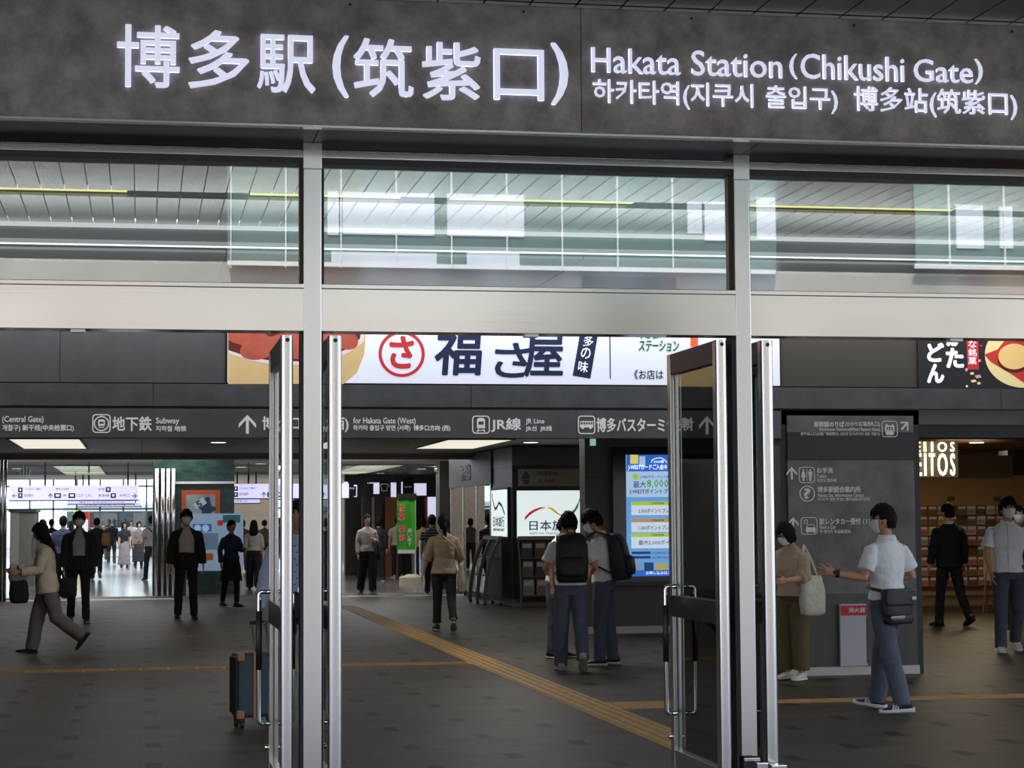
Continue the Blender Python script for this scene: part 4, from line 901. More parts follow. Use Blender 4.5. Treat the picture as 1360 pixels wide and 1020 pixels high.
for k in range(NR):
    for c in range(ncol):
        if random.random() < .05: continue
        ci = random.choice([1, 2, 9, 3, 5, 7, 1, 8, 6, 0, 3, 7, 1, 10]) if k > 2 else random.choice([6, 2, 9, 6, 1])
        cn, col = LC[ci]; w = .19
        if c < 18: wd_ = ORD[c]+' from the left'
        else: wd_ = ORD[ncol-1-c]+' from the right'
        leaflet(x0+.1+c*cw, 38.42, z0+k*rh+.022, w, rh*.86, cn, col, '%s leaflet, %s, %s row of the shop leaflet wall' % (cn, wd_, ['bottom', 'second lowest', 'third lowest', 'fourth lowest', 'fourth highest', 'third highest', 'second highest', 'top'][k]), 'leaflets on the shop leaflet wall', -.1)
for px in (1262.5, 1324.5):
    r = plate('wall_badge', px-5, 659.5, px+5, 665.5, 38.6, M('badge_brown', (110, 80, 30), .5), None, .02); tag(r, 'small brown badge on the plaster, '+('left' if px < 1300 else 'right')+' of the two above the leaflets', 'wall badge', 'brown badges above the leaflets')
BRC = M('shop_ceiling', (112, 84, 58), .22, .3)
struct(boxo('ceiling_6', (8.6, 22, 20.2, 38.6, 2.955, 2.97), BRC), 'brown glossy ceiling of the shop on the right', 'ceiling')
cp = empty('ceiling_light', (at(1270, 575, 29).x, 29, 2.95)); tag(cp, 'long slanting white ceiling light above the shop letters', 'ceiling light'); U = under(cp)
P = [on_floor(x, y, 2.945) for x, y in ((1214, 573), (1214, 580), (1320, 570), (1300, 569))]; m = MB(); m.rings([[tuple(p) for p in P], [(p.x, p.y, p.z-.02) for p in P]]); U(m.build('diffuser', PANEL))
for n, (px, py) in enumerate(((1239, 566), (1297, 587.5))):
    p = on_floor(px, py, 2.95); r = empty('downlight', p); tag(r, 'round downlight in the brown shop ceiling, '+('nearer, above the glowing letters' if n == 0 else 'further back to the right'), 'downlight', 'round downlights'); MB().cyl((0, 0, -.012), (0, 0, 0), .13, n=20).build('lens', DL, r); MB().cyl((0, 0, -.004), (0, 0, .003), .16, n=20).build('trim_ring', MATS['light_frame'], r)
x0, x1, z0, z1 = rect_px(1262, 605, 1345, 634, 34); struct(boxo('trim_8', (x0-2, x1, 34, 34.5, z0, z1), M('shop_bulkhead', (120, 98, 70), .6)), 'brown bulkhead box in the shop on the right', 'bulkhead'); x3 = at(1420, 620, 34.2).x; struct(boxo('trim_9', (x1, x3, 34.2, 34.6, z0+.05, z1+.1), BLACK), 'dark duct box at the right edge of the shop', 'bulkhead')
es = empty('shop_sign', (at(1243, 620, 30).x, 30, 1.9)); tag(es, 'glowing white shop letters on a dark backing, right of the direction panel', 'sign'); U = under(es)
U(plate('backing', 1200, 586, 1271, 634, 30, M('sign_backing', (40, 38, 26), .5), None, .04)); EL = M('sign_glow', (255, 250, 215), .4, emit=1.6)
for c, a_, b_ in (('E', 1217.5, 1223.5), ('I', 1227.5, 1230), ('T', 1234, 1241.5), ('O', 1245, 1258), ('S', 1262, 1268)): U(text('letter', c, a_, 602, b_, 632, 29.955, EL, None, .012, .02, 3))
for c, a_, b_ in (('E', 1217, 1222), ('I', 1227, 1229.5), ('I', 1236.5, 1239), ('O', 1245, 1257), ('S', 1262, 1267)):  # upper row: ceiling reflection of the letters, built as glowing letters
    U(text('letter_reflection', c, a_, 587, b_, 600, 29.955, EL, None, .012, .02, 3))
U(MB().cyl((es.location.x, 30, 2.62), (es.location.x, 30, 2.95), .015, n=8).build('hanger', BLACK))
ea = empty('easel_stand', (at(1318, 800, 31).x, 31, 0)); tag(ea, 'small pale easel stand on wooden legs behind the student on the right', 'easel'); U = under(ea)
x0 = ea.location.x; WL = M('easel_wood', (100, 70, 46), .5)
for dx, dy in ((-.16, -.1), (.16, -.1), (0, .25)): U(MB().tube([(x0+dx*.5, 31+dy*.3, 1.0), (x0+dx*1.3, 31+dy, .0)], .014, 8).build('leg', WL))
U(boxo('board', (x0-.16, x0+.22, 30.94, 30.96, .55, 1.15), M('easel_board', (150, 138, 112), .6, noise_=(5, .2))))

# ---------------------------------------------------------------- across the street, seen in the glass
ob = struct(empty('wall_opposite', (0, -19, 0)), 'buildings across the forecourt, reflected in the transom glass', 'wall')
MB().box(-30, 30, -.6, -.3, 0, 5.2).build('lower_front', M('opposite_low', (178, 172, 162), .7, noise_=(.3, .25)), ob)
MB().box(-30, 30, -.6, -.3, 5.2, 7.0).build('mid_front', M('opposite_mid', (196, 190, 180), .7, noise_=(.3, .2)), ob)
MB().box(-30, 30, -.6, -.3, 7.0, 14).build('upper_front', M('opposite_dark', (62, 60, 58), .7), ob)
random.seed(8); k = -28.
while k < 28:
    wdt = random.uniform(.5, 2.2); c = random.choice(((70, 66, 62), (110, 104, 98), (225, 222, 215), (60, 62, 66), (150, 130, 110)))
    MB().box(k, k+wdt, -.3, -.25, random.choice((0, 2.6)), random.uniform(4.0, 6.9)).build('bay', M('opposite_bay_%d' % c[0], c, .5), ob); k += wdt + random.uniform(.4, 2.4)  # bays added at random to streak the beam's reflection
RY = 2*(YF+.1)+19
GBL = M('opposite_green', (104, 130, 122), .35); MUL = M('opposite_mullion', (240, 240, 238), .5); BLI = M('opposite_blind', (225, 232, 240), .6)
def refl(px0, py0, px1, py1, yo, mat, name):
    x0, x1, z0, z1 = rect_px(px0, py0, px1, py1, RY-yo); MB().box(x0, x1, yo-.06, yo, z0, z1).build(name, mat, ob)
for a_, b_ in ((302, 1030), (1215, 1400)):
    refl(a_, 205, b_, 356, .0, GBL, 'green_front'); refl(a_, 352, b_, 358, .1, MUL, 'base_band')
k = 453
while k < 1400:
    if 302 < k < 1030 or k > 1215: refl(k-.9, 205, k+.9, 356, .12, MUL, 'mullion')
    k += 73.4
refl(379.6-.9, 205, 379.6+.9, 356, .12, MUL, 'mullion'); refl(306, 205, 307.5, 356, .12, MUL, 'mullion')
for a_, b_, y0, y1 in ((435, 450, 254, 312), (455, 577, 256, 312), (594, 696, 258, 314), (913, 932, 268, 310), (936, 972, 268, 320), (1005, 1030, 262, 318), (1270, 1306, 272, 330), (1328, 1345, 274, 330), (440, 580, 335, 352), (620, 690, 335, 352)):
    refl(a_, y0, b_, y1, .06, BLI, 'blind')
# ---------------------------------------------------------------- people
SKIN = M('skin', (196, 146, 118), .55); SKIN2 = M('skin_tan', (176, 122, 92), .55)
EYEW = M('eye_white', (225, 222, 215), .3); EYED = M('eye_dark', (26, 20, 18), .3); LIP = M('lips', (160, 88, 80), .5)
HAIRB = M('hair_black', (16, 14, 14), .75, bump=(60, .5, .01), spec=.2); HAIRBR = M('hair_dark_brown', (30, 22, 19), .75, bump=(60, .5, .01), spec=.2)
MASKW = M('mask_white', (240, 241, 242), .7)
def fabric(name, rgb, rough=.85): return M('cloth_'+name, rgb, rough, bump=(14, .35, .02), noise_=(6, .10))
def remesh(mb, vox, smooth=2, fold=0., seed=0., scale=7.):
    """join overlapping volumes into one continuous skin; fold = soft cloth relief"""
    bm = mb.bm; bmesh.ops.recalc_face_normals(bm, faces=bm.faces)
    me = bpy.data.meshes.new('tmp'); bm.to_mesh(me); bm.free()
    o = bpy.data.objects.new('tmp', me); scene.collection.objects.link(o)
    r = o.modifiers.new('r', 'REMESH'); r.mode = 'VOXEL'; r.voxel_size = vox
    if smooth:
        s = o.modifiers.new('s', 'SMOOTH'); s.factor = .5; s.iterations = smooth
    dg = bpy.context.evaluated_depsgraph_get(); dg.update()
    out = bpy.data.meshes.new_from_object(o.evaluated_get(dg))
    bpy.data.objects.remove(o); bpy.data.meshes.remove(me)
    if fold:
        out.update()
        N = [v.normal.copy() for v in out.vertices]
        for v, n in zip(out.vertices, N):
            c = v.co
            q = Vector((c.x*scale+seed, c.y*scale, c.z*scale*1.5))
            v.co = c + n*(noise.noise(q)*fold + noise.noise(q*2.7)*fold*.45)
    for p in out.polygons: p.use_smooth = True
    return out
def mesh_obj(me, name, mat, parent=None):
    me.name = name; me.materials.clear()
    for m in (mat if isinstance(mat, (list, tuple)) else [mat]): me.materials.append(m)
    o = bpy.data.objects.new(name, me); scene.collection.objects.link(o)
    if parent: o.parent = parent
    return o
def V3(*a): return Vector(a)
def leg_pts(hip, s, th, ab, kn):
    """thigh swing forward th, outward ab (signed x), knee bend kn, degrees"""
    t = math.radians(th); k = math.radians(th-kn); a = math.radians(ab)
    d1 = V3(math.sin(a), -math.sin(t)*math.cos(a), -math.cos(t)*math.cos(a)); d2 = V3(math.sin(a)*.6, -math.sin(k), -math.cos(k)).normalized()
    knee = hip + d1*.415*s; ank = knee + d2*.405*s
    return knee, ank
def person(px, py, H, rz, label, top='tshirt', topc=(220, 222, 228), bottom='trousers', botc=(60, 72, 102), hair='short', hairm=None, mask=True, glasses=False,
           L=(0, 2, 2), R=(0, 2, 2), lf=0, rf=0, la=None, ra=None, lean=0., head=(0, 0), shoes=(30, 30, 32), sole=(220, 220, 220), skin=None, inner=None, openw=.1, hem=None, vox=.010, fem=False, wide=1.0, fingers=True, collar=False, spread=0., curl=(18, 18), belt=False, skirt_len=.35, sole_h=1.0, fyaw=0, stripe3=False, placket=False, cuff=.0, floor_pt=None, buckle=False, stripes=None):
    s = H/1.70; skin = skin or SKIN; hairm = hairm or HAIRB
    P0 = floor_pt or on_floor(px, py)
    hw = .088*s
    hipL, hipR = V3(hw, 0, .885*s), V3(-hw, 0, .885*s)
    kL, aL = leg_pts(hipL, s, L[0], L[1], L[2]); kR, aR = leg_pts(hipR, s, R[0], -R[1], R[2])
    def sole_low(a, pitch):
        p = math.radians(pitch); return min(a.z - .075*s*math.cos(p) - (.17*s*math.sin(p) if pitch > 0 else -.06*s*math.sin(p)*-1), a.z-.075*s*math.cos(p))
    dz = -min(sole_low(aL, lf), sole_low(aR, rf))
    up = V3(0, 0, dz)
    hipL += up; hipR += up; kL += up; kR += up; aL += up; aR += up
    piv = V3(0, 0, .93*s)+up; RX = Matrix.Rotation(math.radians(lean), 3, 'X')   # + leans towards -Y
    def tr(x, y, z): return piv + RX @ (V3(x*s, y*s, z*s) - V3(0, 0, .93*s))
    # head frame
    nb = tr(0, .012, 1.43)
    HR = Matrix.Rotation(math.radians(head[0]), 3, 'Z') @ Matrix.Rotation(math.radians(lean*.3+head[1]), 3, 'X')
    def hd(x, y, z): return nb + HR @ (V3(x*s, (y-.02)*s, (z+.155)*s))
    sw = (.158 if fem else .178)
    shL, shR = tr(sw, .005, 1.375), tr(-sw, .005, 1.375)
    la = la or ((.12, 0, -1), (.08, -.16, -1)); ra = ra or ((-.12, 0, -1), (-.08, -.16, -1))
    def arm(sh, d):
        d1 = V3(*d[0]).normalized(); d2 = V3(*d[1]).normalized(); e = sh + d1*.285*s; w = e + d2*.245*s
        return e, w, d2
    eL, wL, dL = arm(shL, la); eR, wR, dR = arm(shR, ra)
    def secs(lst, mb, n=20, power=2.3):
        rings = []
        for x, y, z, rx, ry in lst:
            rg = []
            for k in range(n):
                t = 2*math.pi*k/n; c, q = math.cos(t), math.sin(t); e = 2/power
                rg.append(tr(x+rx*math.copysign(abs(c)**e, c), y+ry*math.copysign(abs(q)**e, q), z))
            rings.append(rg)
        mb.rings(rings)
    def bal(mb, fn, c, r, sub=3, shape=None):
        g = bmesh.ops.create_icosphere(mb.bm, subdivisions=sub, radius=1.0)
        for v in g['verts']:
            u = v.co.copy(); q = V3(c[0]+u.x*r[0], c[1]+u.y*r[1], c[2]+u.z*r[2])
            if shape: q = shape(q, u)
            v.co = fn(q.x, q.y, q.z)
    # ---- body, one continuous skin
    b = MB()
    secs([(0, 0, .84, .13, .09), (0, 0, .93, .150, .10), (0, 0, 1.05, .122 if fem else .132, .085), (0, 0, 1.2, .142 if fem else .155, .10), (0, .004, 1.32, .14 if fem else .158, .088), (0, .008, 1.385, .105, .062), (0, .012, 1.43, .06, .055)], b)
    b.tube([tr(0, .012, 1.38), nb, hd(0, .01, -.10), hd(0, .0, -.02)], [.058*s, .052*s, .05*s, .055*s], 14)
    def hshape(q, u):
        if u.z < 0:
            k = min(1, -u.z); q.x *= 1-.30*k*k; q.y = q.y*(1-.12*k) - .010*k
        return q
    bal(b, hd, (0, 0, 0), (.074, .093, .115), 3, hshape)
    bal(b, hd, (0, -.088, -.017), (.013, .020, .016), 2); bal(b, hd, (0, -.084, .005), (.008, .014, .026), 2)
    bal(b, hd, (0, -.078, -.058), (.024, .012, .012), 2)
    for sx in (-1, 1): bal(b, hd, (sx*.077, .012, -.01), (.010, .020, .031), 2)
    for hip, k, a in ((hipL, kL, aL), (hipR, kR, aR)):
        b.tube([hip+V3(0, 0, .03*s), (hip+k)/2, k, (k+a)/2*.8+k*.2, a, a-V3(0, 0, .045*s)], [.082*s, .07*s, .052*s, .053*s, .036*s, .036*s], 12)
    def arm_tube(mb, sh, e, w, rs, n=12): mb.tube([sh, (sh+e)/2, e, (e*.6+w*.4), w], [r*s for r in rs], n)
    for sh, e, w, d, sd in ((shL, eL, wL, dL, 1), (shR, eR, wR, dR, -1)):
        arm_tube(b, sh*.94+nb*.06-V3(0, 0, .01*s), e, w, (.038, .042, .036, .036, .025))
        # hand: palm, four unequal fingers bent at the knuckles, thumb from the side
        inw = V3(-sd, 0, 0); fwd = V3(0, -1, 0)
        nrm = inw - d*inw.dot(d)
        if nrm.length < .3: nrm = V3(0, 0, -1) - d*V3(0, 0, -1).dot(d)
        nrm.normalize(); th = d.cross(nrm)*1.0
        if th.dot(fwd+V3(0, 0, .6)) < 0: th = -th
        pc = w + d*.05*s
        rr = []
        for t_, hw_, tk in ((0, .026, .019), (.035, .036, .016), (.075, .040, .014), (.092, .036, .011)):
            c = w + d*t_*s; rr.append([c + th*hw_*s*math.cos(q)+nrm*tk*s*math.sin(q) for q in [2*math.pi*k/12 for k in range(12)]])
        b.rings(rr)
        if fingers:
            for i, (off, ln) in enumerate(((.030, .070), (.011, .079), (-.009, .074), (-.028, .058))):
                base = w + d*.085*s + th*off*s; fd = (d + th*(off*spread*14)).normalized()
                c1 = math.radians(curl[0]+i*3); c2 = c1+math.radians(curl[1])
                d1 = fd*math.cos(c1)+nrm*math.sin(c1); d2 = fd*math.cos(c2)+nrm*math.sin(c2)
                p1 = base + d1*ln*.52*s; p2 = p1 + d2*ln*.48*s
                b.tube([base-fd*.015*s, base, p1, p2], [.0088*s, .0088*s, .0082*s, .0066*s], 8)
            tb_ = w + d*.028*s + th*.024*s; td = (d*.75+th*.75+nrm*.35).normalized(); t1 = tb_+td*.042*s; t2 = t1+(d*.95+th*.3+nrm*.3).normalized()*.030*s
            b.tube([tb_-td*.015*s, tb_, t1, t2], [.013*s, .0115*s, .0095*s, .0075*s], 8)
    me = remesh(b, vox*.72 if vox < .011 else vox, 1)
    # eyes, brows and lips set into the face
    f = MB(); f.bm.from_mesh(me)
    def feat(c, r, mi):
        n0 = len(f.bm.faces); bal(f, hd, c, r, 1); f.bm.faces.ensure_lookup_table()
        for k in range(n0, len(f.bm.faces)): f.bm.faces[k].material_index = mi
    for sx in (-1, 1):
        feat((sx*.031, -.079, .012), (.012, .007, .0065), 1); feat((sx*.031, -.0845, .012), (.0055, .004, .0055), 2); feat((sx*.032, -.081, .031), (.017, .008, .0035), 2)
    if not mask: feat((0, -.0895, -.058), (.020, .006, .006), 3)
    f.bm.to_mesh(me); f.bm.free()
    body = mesh_obj(me, 'person', [skin, EYEW, EYED, LIP])
    body.location = P0; body.rotation_euler = (0, 0, math.radians(rz)); tag(body, label, 'person')
    # ---- shoes
    SH = M('shoe_%d_%d_%d' % shoes, shoes, .5); SO = M('sole_%d' % sole[0], sole, .6)
    for a, pt, ab in ((aL, lf, 1), (aR, rf, -1)):
        FR_ = Matrix.Rotation(math.radians(6*ab+fyaw), 3, 'Z') @ Matrix.Rotation(math.radians(pt), 3, 'X')
        def ft(x, y, z): return a + FR_ @ V3(x*s, y*s, (z-.075)*s)
        def shoe(secs_):
            mb = MB(); R_s = []
            for y, hw_, z0, z1 in secs_:
                R_s.append([ft(hw_*math.copysign(abs(math.cos(q))**.75, math.cos(q)), y, (z0+z1)/2+(z1-z0)/2*math.copysign(abs(math.sin(q))**.75, math.sin(q))) for q in [2*math.pi*k/14 for k in range(14)]])
            return mb.rings(R_s)
        so = shoe([(.075, .026, .022, .075), (.06, .036, .02, .098), (.02, .040, .02, .105), (-.03, .041, .02, .088), (-.08, .044, .02, .066), (-.13, .045, .02, .054), (-.17, .036, .02, .044), (-.19, .018, .022, .036)]).build('shoe', SH, body, smooth=True)
        q_ = sole_h; shoe([(.085, .030, .0, .026*q_), (.068, .040, 0, .028*q_), (0, .043, 0, .028*q_), (-.07, .049, 0, .027*q_), (-.13, .051, .0, .026*q_), (-.178, .040, .004, .024*q_+.004), (-.202, .018, .01, .022*q_+.004)]).build('sole', SO, so, smooth=True)
        if stripe3:
            mb = MB()
            for sx in (-1, 1):
                for yy in (-.045, -.065, -.085):
                    mb.rings([[ft(sx*.036, yy+.012, .068), ft(sx*.036, yy, .068), ft(sx*.050, yy-.012, .036), ft(sx*.050, yy, .036)], [ft(sx*.044, yy+.012, .071), ft(sx*.044, yy, .071), ft(sx*.056, yy-.012, .036), ft(sx*.056, yy, .036)]])
            mb.build('side_stripes', SO, so)
    # ---- bottom
    BM = fabric('b_%d_%d_%d' % botc, botc); w_ = wide
    if bottom in ('trousers', 'cropped'):
        b = MB(); secs([(0, .0, .80, .145, .105), (0, .004, .90, .170, .122), (0, .0, 1.0, .152, .108), (0, 0, 1.04, .142, .102)], b)
        for hip, k, a in ((hipL, kL, aL), (hipR, kR, aR)):
            e = a - V3(0, 0, .022*s) + (k-a)*(cuff if bottom == 'trousers' else max(cuff, .12))
            b.tube([hip+V3(0, 0, .02*s), hip*.6+k*.4, k, k*.45+e*.55, e], [.095*s, .088*s*(.4+.6*w_), .069*s*w_, .064*s*w_, .062*s*w_], 14)
        mesh_obj(remesh(b, vox, 2, .009*s, px*.37, 6), 'trousers', BM, body)
        if belt:
            bb = MB(); secs([(0, 0, 1.0, .158, .115), (0, 0, 1.035, .154, .113)], bb); bo_ = bb.build('belt', BLACK, body, smooth=True)
            if buckle: q = tr(0, -.118, 1.018); boxo('buckle', (q.x-.022*s, q.x+.022*s, q.y-.008, q.y, q.z-.018*s, q.z+.018*s), CHROME, bo_)
    else:
        b = MB(); n = 24
        base_c = piv
        for_z = [(1.04, .142, .10), (.93, .175, .128), (.80, .19, .15), (.93-skirt_len*.6, .215*w_, .18*w_), (.93-skirt_len, .235*w_, .20*w_)]
        b.rings([[V3(rx*s*math.cos(2*math.pi*k/n)*(1+.03*math.sin(6*math.pi*k/n*1.0)*(1.04-z)), ry*s*math.sin(2*math.pi*k/n), z*s)+up for k in range(n)] for z, rx, ry in for_z])
        mesh_obj(remesh(b, vox, 2, .010*s, px*.37, 6), 'skirt', BM, body)
        b = MB()
        for hip, k, a in ((hipL, kL, aL), (hipR, kR, aR)):
            b.tube([hip, k, k*.5+a*.5, a+V3(0, 0, .02*s)], [.088*s, .065*s, .058*s, .05*s], 12)
        mesh_obj(remesh(b, vox, 1), 'trousers', fabric('b_%d_%d_%d' % botc, botc), body)
    # ---- top
    TM = fabric('t_%d_%d_%d' % topc, topc)
    if stripes: TM = stripes
    def upper(mb, g, hem_z, sl, flare=1.0):
        low = [(0, .0, hem_z, (.168+g)*flare, (.120+g)*flare)]
        if hem_z < .88: low.append((0, .0, .93, .168+g, .12+g))
        secs(low + [(0, 0, 1.06, (.136 if fem else .148)+g, .103+g), (0, .0, 1.2, (.152 if fem else .166)+g, .112+g), (0, .003, 1.31, (.162 if fem else .182)+g, .102+g), (0, .007, 1.385, .142+g, .080+g*.7), (0, .010, 1.425, .074+g*.5, .064+g*.5), (0, .012, 1.44, .062+g*.3, .060+g*.3)], mb, 24)
        for sh, e, w, d in ((shL, eL, wL, dL), (shR, eR, wR, dR)):
            if sl == 'short': mb.tube([sh*.86+nb*.14-V3(0, 0, .012*s), sh*.85+e*.15, sh*.6+e*.4, sh*.22+e*.78], [(.028+g*.4)*s, (.048+g)*s, (.059+g)*s, (.068+g)*s], 14)
            elif sl == 'elbow': mb.tube([sh*.86+nb*.14-V3(0, 0, .012*s), sh*.85+e*.15, sh*.5+e*.5, e, e*.75+w*.25], [(.028+g*.4)*s, (.047+g)*s, (.056+g)*s, (.058+g)*s, (.061+g)*s], 14)
            elif sl == 'long': mb.tube([sh*.86+nb*.14-V3(0, 0, .012*s), sh*.85+e*.15, sh*.5+e*.5, e, e*.5+w*.5, w-d*.01], [(.028+g*.4)*s, (.047+g)*s, (.055+g)*s, (.050+g)*s, (.046+g)*s, (.040+g)*s], 14)
    if top in ('tshirt', 'shirt', 'blouse', 'longsleeve', 'coat'):
        b = MB(); sl = {'tshirt': 'short', 'shirt': 'short', 'blouse': 'elbow', 'longsleeve': 'long', 'coat': 'long'}[top]
        g = {'coat': .02, 'blouse': .015}.get(top, .006)
        upper(b, g, hem if hem else (.70 if top == 'coat' else .90), sl, 1.12 if top in ('coat', 'blouse') else 1.02)
        tobj = mesh_obj(remesh(b, vox, 2, .009*s, px*.21, 7), {'tshirt': 'shirt', 'longsleeve': 'sweater'}.get(top, top), TM, body)
    else:   # jacket, open over a shirt
        b = MB(); upper(b, -.010, .92, None); mesh_obj(remesh(b, vox, 2, .006*s, px*.11, 7), 'shirt', fabric('i_%d_%d_%d' % inner, inner), body)
        b = MB(); upper(b, .016, hem or .80, 'long', 1.06); me = remesh(b, vox, 2, .008*s, px*.21, 7)
        if openw:
            bm = bmesh.new(); bm.from_mesh(me); kill = []
            for fc_ in bm.faces:
                c = RX.transposed() @ (fc_.calc_center_median()-piv) + V3(0, 0, .93*s); z = c.z/s
                if c.y < -.02*s and abs(c.x) < openw*s*(1.0 if z < 1.25 else max(.25, 1-(z-1.25)*3.2)) and fc_.normal.y < -.1: kill.append(fc_)
            bmesh.ops.delete(bm, geom=kill, context='FACES'); bm.to_mesh(me); bm.free()
        tobj = mesh_obj(me, 'jacket', TM, body)
        if openw: md = tobj.modifiers.new('thickness', 'SOLIDIFY'); md.thickness = .006; md.offset = -1
    if collar:
        b = MB(); n = 20
        pts_o = []
        for k in range(n):
            t = 2*math.pi*k/n; pts_o.append((math.cos(t), math.sin(t)))
        rg = []
        for r_, z in ((.058, 1.415), (.060, 1.458), (.066, 1.46), (.080, 1.425), (.074, 1.415)):
            rg.append([tr(c*r_*(1.05), .010+q*r_*.98, z - (.022 if q < -.6 else 0)*(1 if r_ > .062 else .4)) for c, q in pts_o])
        b.rings(rg, closed=True).build('collar', TM if top != 'jacket' else MATS['cloth_i_%d_%d_%d' % inner], tobj, smooth=True)
    if placket:
        mb = MB(); zs = [.90, 1.0, 1.1, 1.2, 1.3, 1.38, 1.42]; ys = [-.128, -.120, -.112, -.119, -.112, -.09, -.07]
        mb.rings([[tr(-.016, y-.006, z), tr(.016, y-.006, z), tr(.016, y+.02, z), tr(-.016, y+.02, z)] for y, z in zip(ys, zs)])
        po_ = mb.build('placket', TM, tobj, smooth=False)
        bt = MB()
        for z, y in zip(zs[1:], ys[1:]): bt.ball(tr(0, y-.008, z-.03), .006, .004, .006, 1)
        bt.build('buttons', DIMWHITE, po_)
    # ---- hair
    g = MB()
    front = {'short': .044, 'fluffy': .032, 'bob': .034, 'long': .038, 'pony': .050, 'cap': .05}[hair]
    lowside = {'short': -.012, 'fluffy': -.02, 'bob': -.10, 'long': -.115, 'pony': -.02, 'cap': -.02}[hair]
    thick = {'fluffy': .026, 'bob': .022, 'long': .020}.get(hair, .017)
    ball_ = bmesh.ops.create_icosphere(g.bm, subdivisions=4, radius=1.0)
    for v in ball_['verts']:
        u = v.co.copy(); q = V3(u.x*.074, u.y*.093, u.z*.115)
        if u.z < 0: k = min(1, -u.z); q.x *= 1-.22*k*k
        keep = True
        if u.y < -.30:                      # face side
            keep = q.z > front + .015*math.sin(u.x*9+px) - (.02 if abs(u.x) > .55 else 0)
            if hair in ('bob', 'long') and abs(u.x) > .62: keep = True
        elif u.y < .30: keep = q.z > lowside
        else: keep = q.z > (-.075 if hair in ('short', 'fluffy', 'cap') else -.2)
        t_ = (thick*(1+.25*max(0, u.z)) + .009*noise.noise(u*4+V3(px, 0, 0)) + .007*noise.noise(u*11+V3(0, px, 0))) if keep else -.022
        q = q + V3(u.x, u.y, u.z).normalized()*t_ + V3(0, .004 if keep else 0, .004 if keep else 0)
        v.co = hd(q.x, q.y, q.z)
    if hair == 'long':
        n = 14; R2 = []
        for z, rx, ry, yy in ((.06, .08, .07, .03), (-.04, .104, .075, .035), (-.12, .115, .07, .045), (-.20, .112, .06, .07), (-.30, .09, .035, .09)):
            R2.append([hd(rx*math.cos(2*math.pi*k/n), yy+ry*math.sin(2*math.pi*k/n), z) for k in range(n)])
        g.rings(R2)
    if hair == 'pony':
        g.tube([hd(0, .095, .02), hd(0, .125, -.01), hd(0, .13, -.09), hd(0, .115, -.19), hd(0, .11, -.25)], [.022*s, .034*s, .036*s, .026*s, .008*s], 10)
    if hair == 'bob': bal(g, hd, (0, .045, -.065), (.085, .062, .06), 2)
    ho = g.build('hair', hairm, body, smooth=True)
    if hair == 'cap':
        c = MB(); bal(c, hd, (0, .0, .045), (.090, .108, .088), 3, lambda q, u: V3(q.x, q.y, max(q.z, .035))); bal(c, hd, (0, -.12, .04), (.07, .06, .008), 2); c.build('cap', M('cap_grey', (46, 44, 44), .8), body, smooth=True)
    if mask:
        mk = MB(); G = []
        for i in range(9):
            row = []
            z = .006 - .107*i/8
            for j in range(13):
                a = math.radians(-68+136*j/12); k = max(0, -z/.115); rx = .074*math.sqrt(max(.05, 1-(z/.125)**2))*(1-.22*k*k); ry = .093*math.sqrt(max(.05, 1-(z/.125)**2))
                bul = .010+.016*math.cos(a)**6*(1-abs(i-3.5)/6)
                row.append(hd((rx+bul*.6)*math.sin(a), -(ry+bul)*math.cos(a)-.008*k, z))
            G.append(row)
        Vv = [[mk.bm.verts.new(p) for p in r_] for r_ in G]
        for i in range(8):
            for j in range(12): mk._f([Vv[i][j], Vv[i][j+1], Vv[i+1][j+1], Vv[i+1][j]])
        mo = mk.build('mask', MASKW, body, smooth=True, solid=.003)
        if vox < .011:
            for sx in (-1, 1): MB().tube([hd(sx*.070, -.035, -.012), hd(sx*.082, 0, .0), hd(sx*.086, .03, -.0)], .0014, 5).tube([hd(sx*.062, -.03, -.07), hd(sx*.078, .005, -.045), hd(sx*.085, .03, -.02)], .0014, 5).build('ear_loop', MASKW, mo)
    if glasses:
        gm = MB()
        for sx in (-1, 1):
            pts = [hd(sx*.033+.023*math.cos(2*math.pi*k/16), -.099, .012+.017*math.sin(2*math.pi*k/16)) for k in range(17)]
            gm.tube(pts, .0028, 6); gm.tube([hd(sx*.056, -.098, .016), hd(sx*.082, -.02, .014), hd(sx*.084, .02, .005)], .0026, 6)
        gm.tube([hd(-.010, -.1, .016), hd(.010, -.1, .016)], .0025, 6); gm.build('glasses', BLACK, body)
    return dict(o=body, tr=tr, s=s, loc=P0, rz=math.radians(rz), wL=wL, wR=wR, dL=dL, dR=dR, shL=shL, shR=shR, hd=hd)
def carried(p, name, label, cat):
    r = empty(name, p['loc'], p['rz']); return tag(r, label, cat)
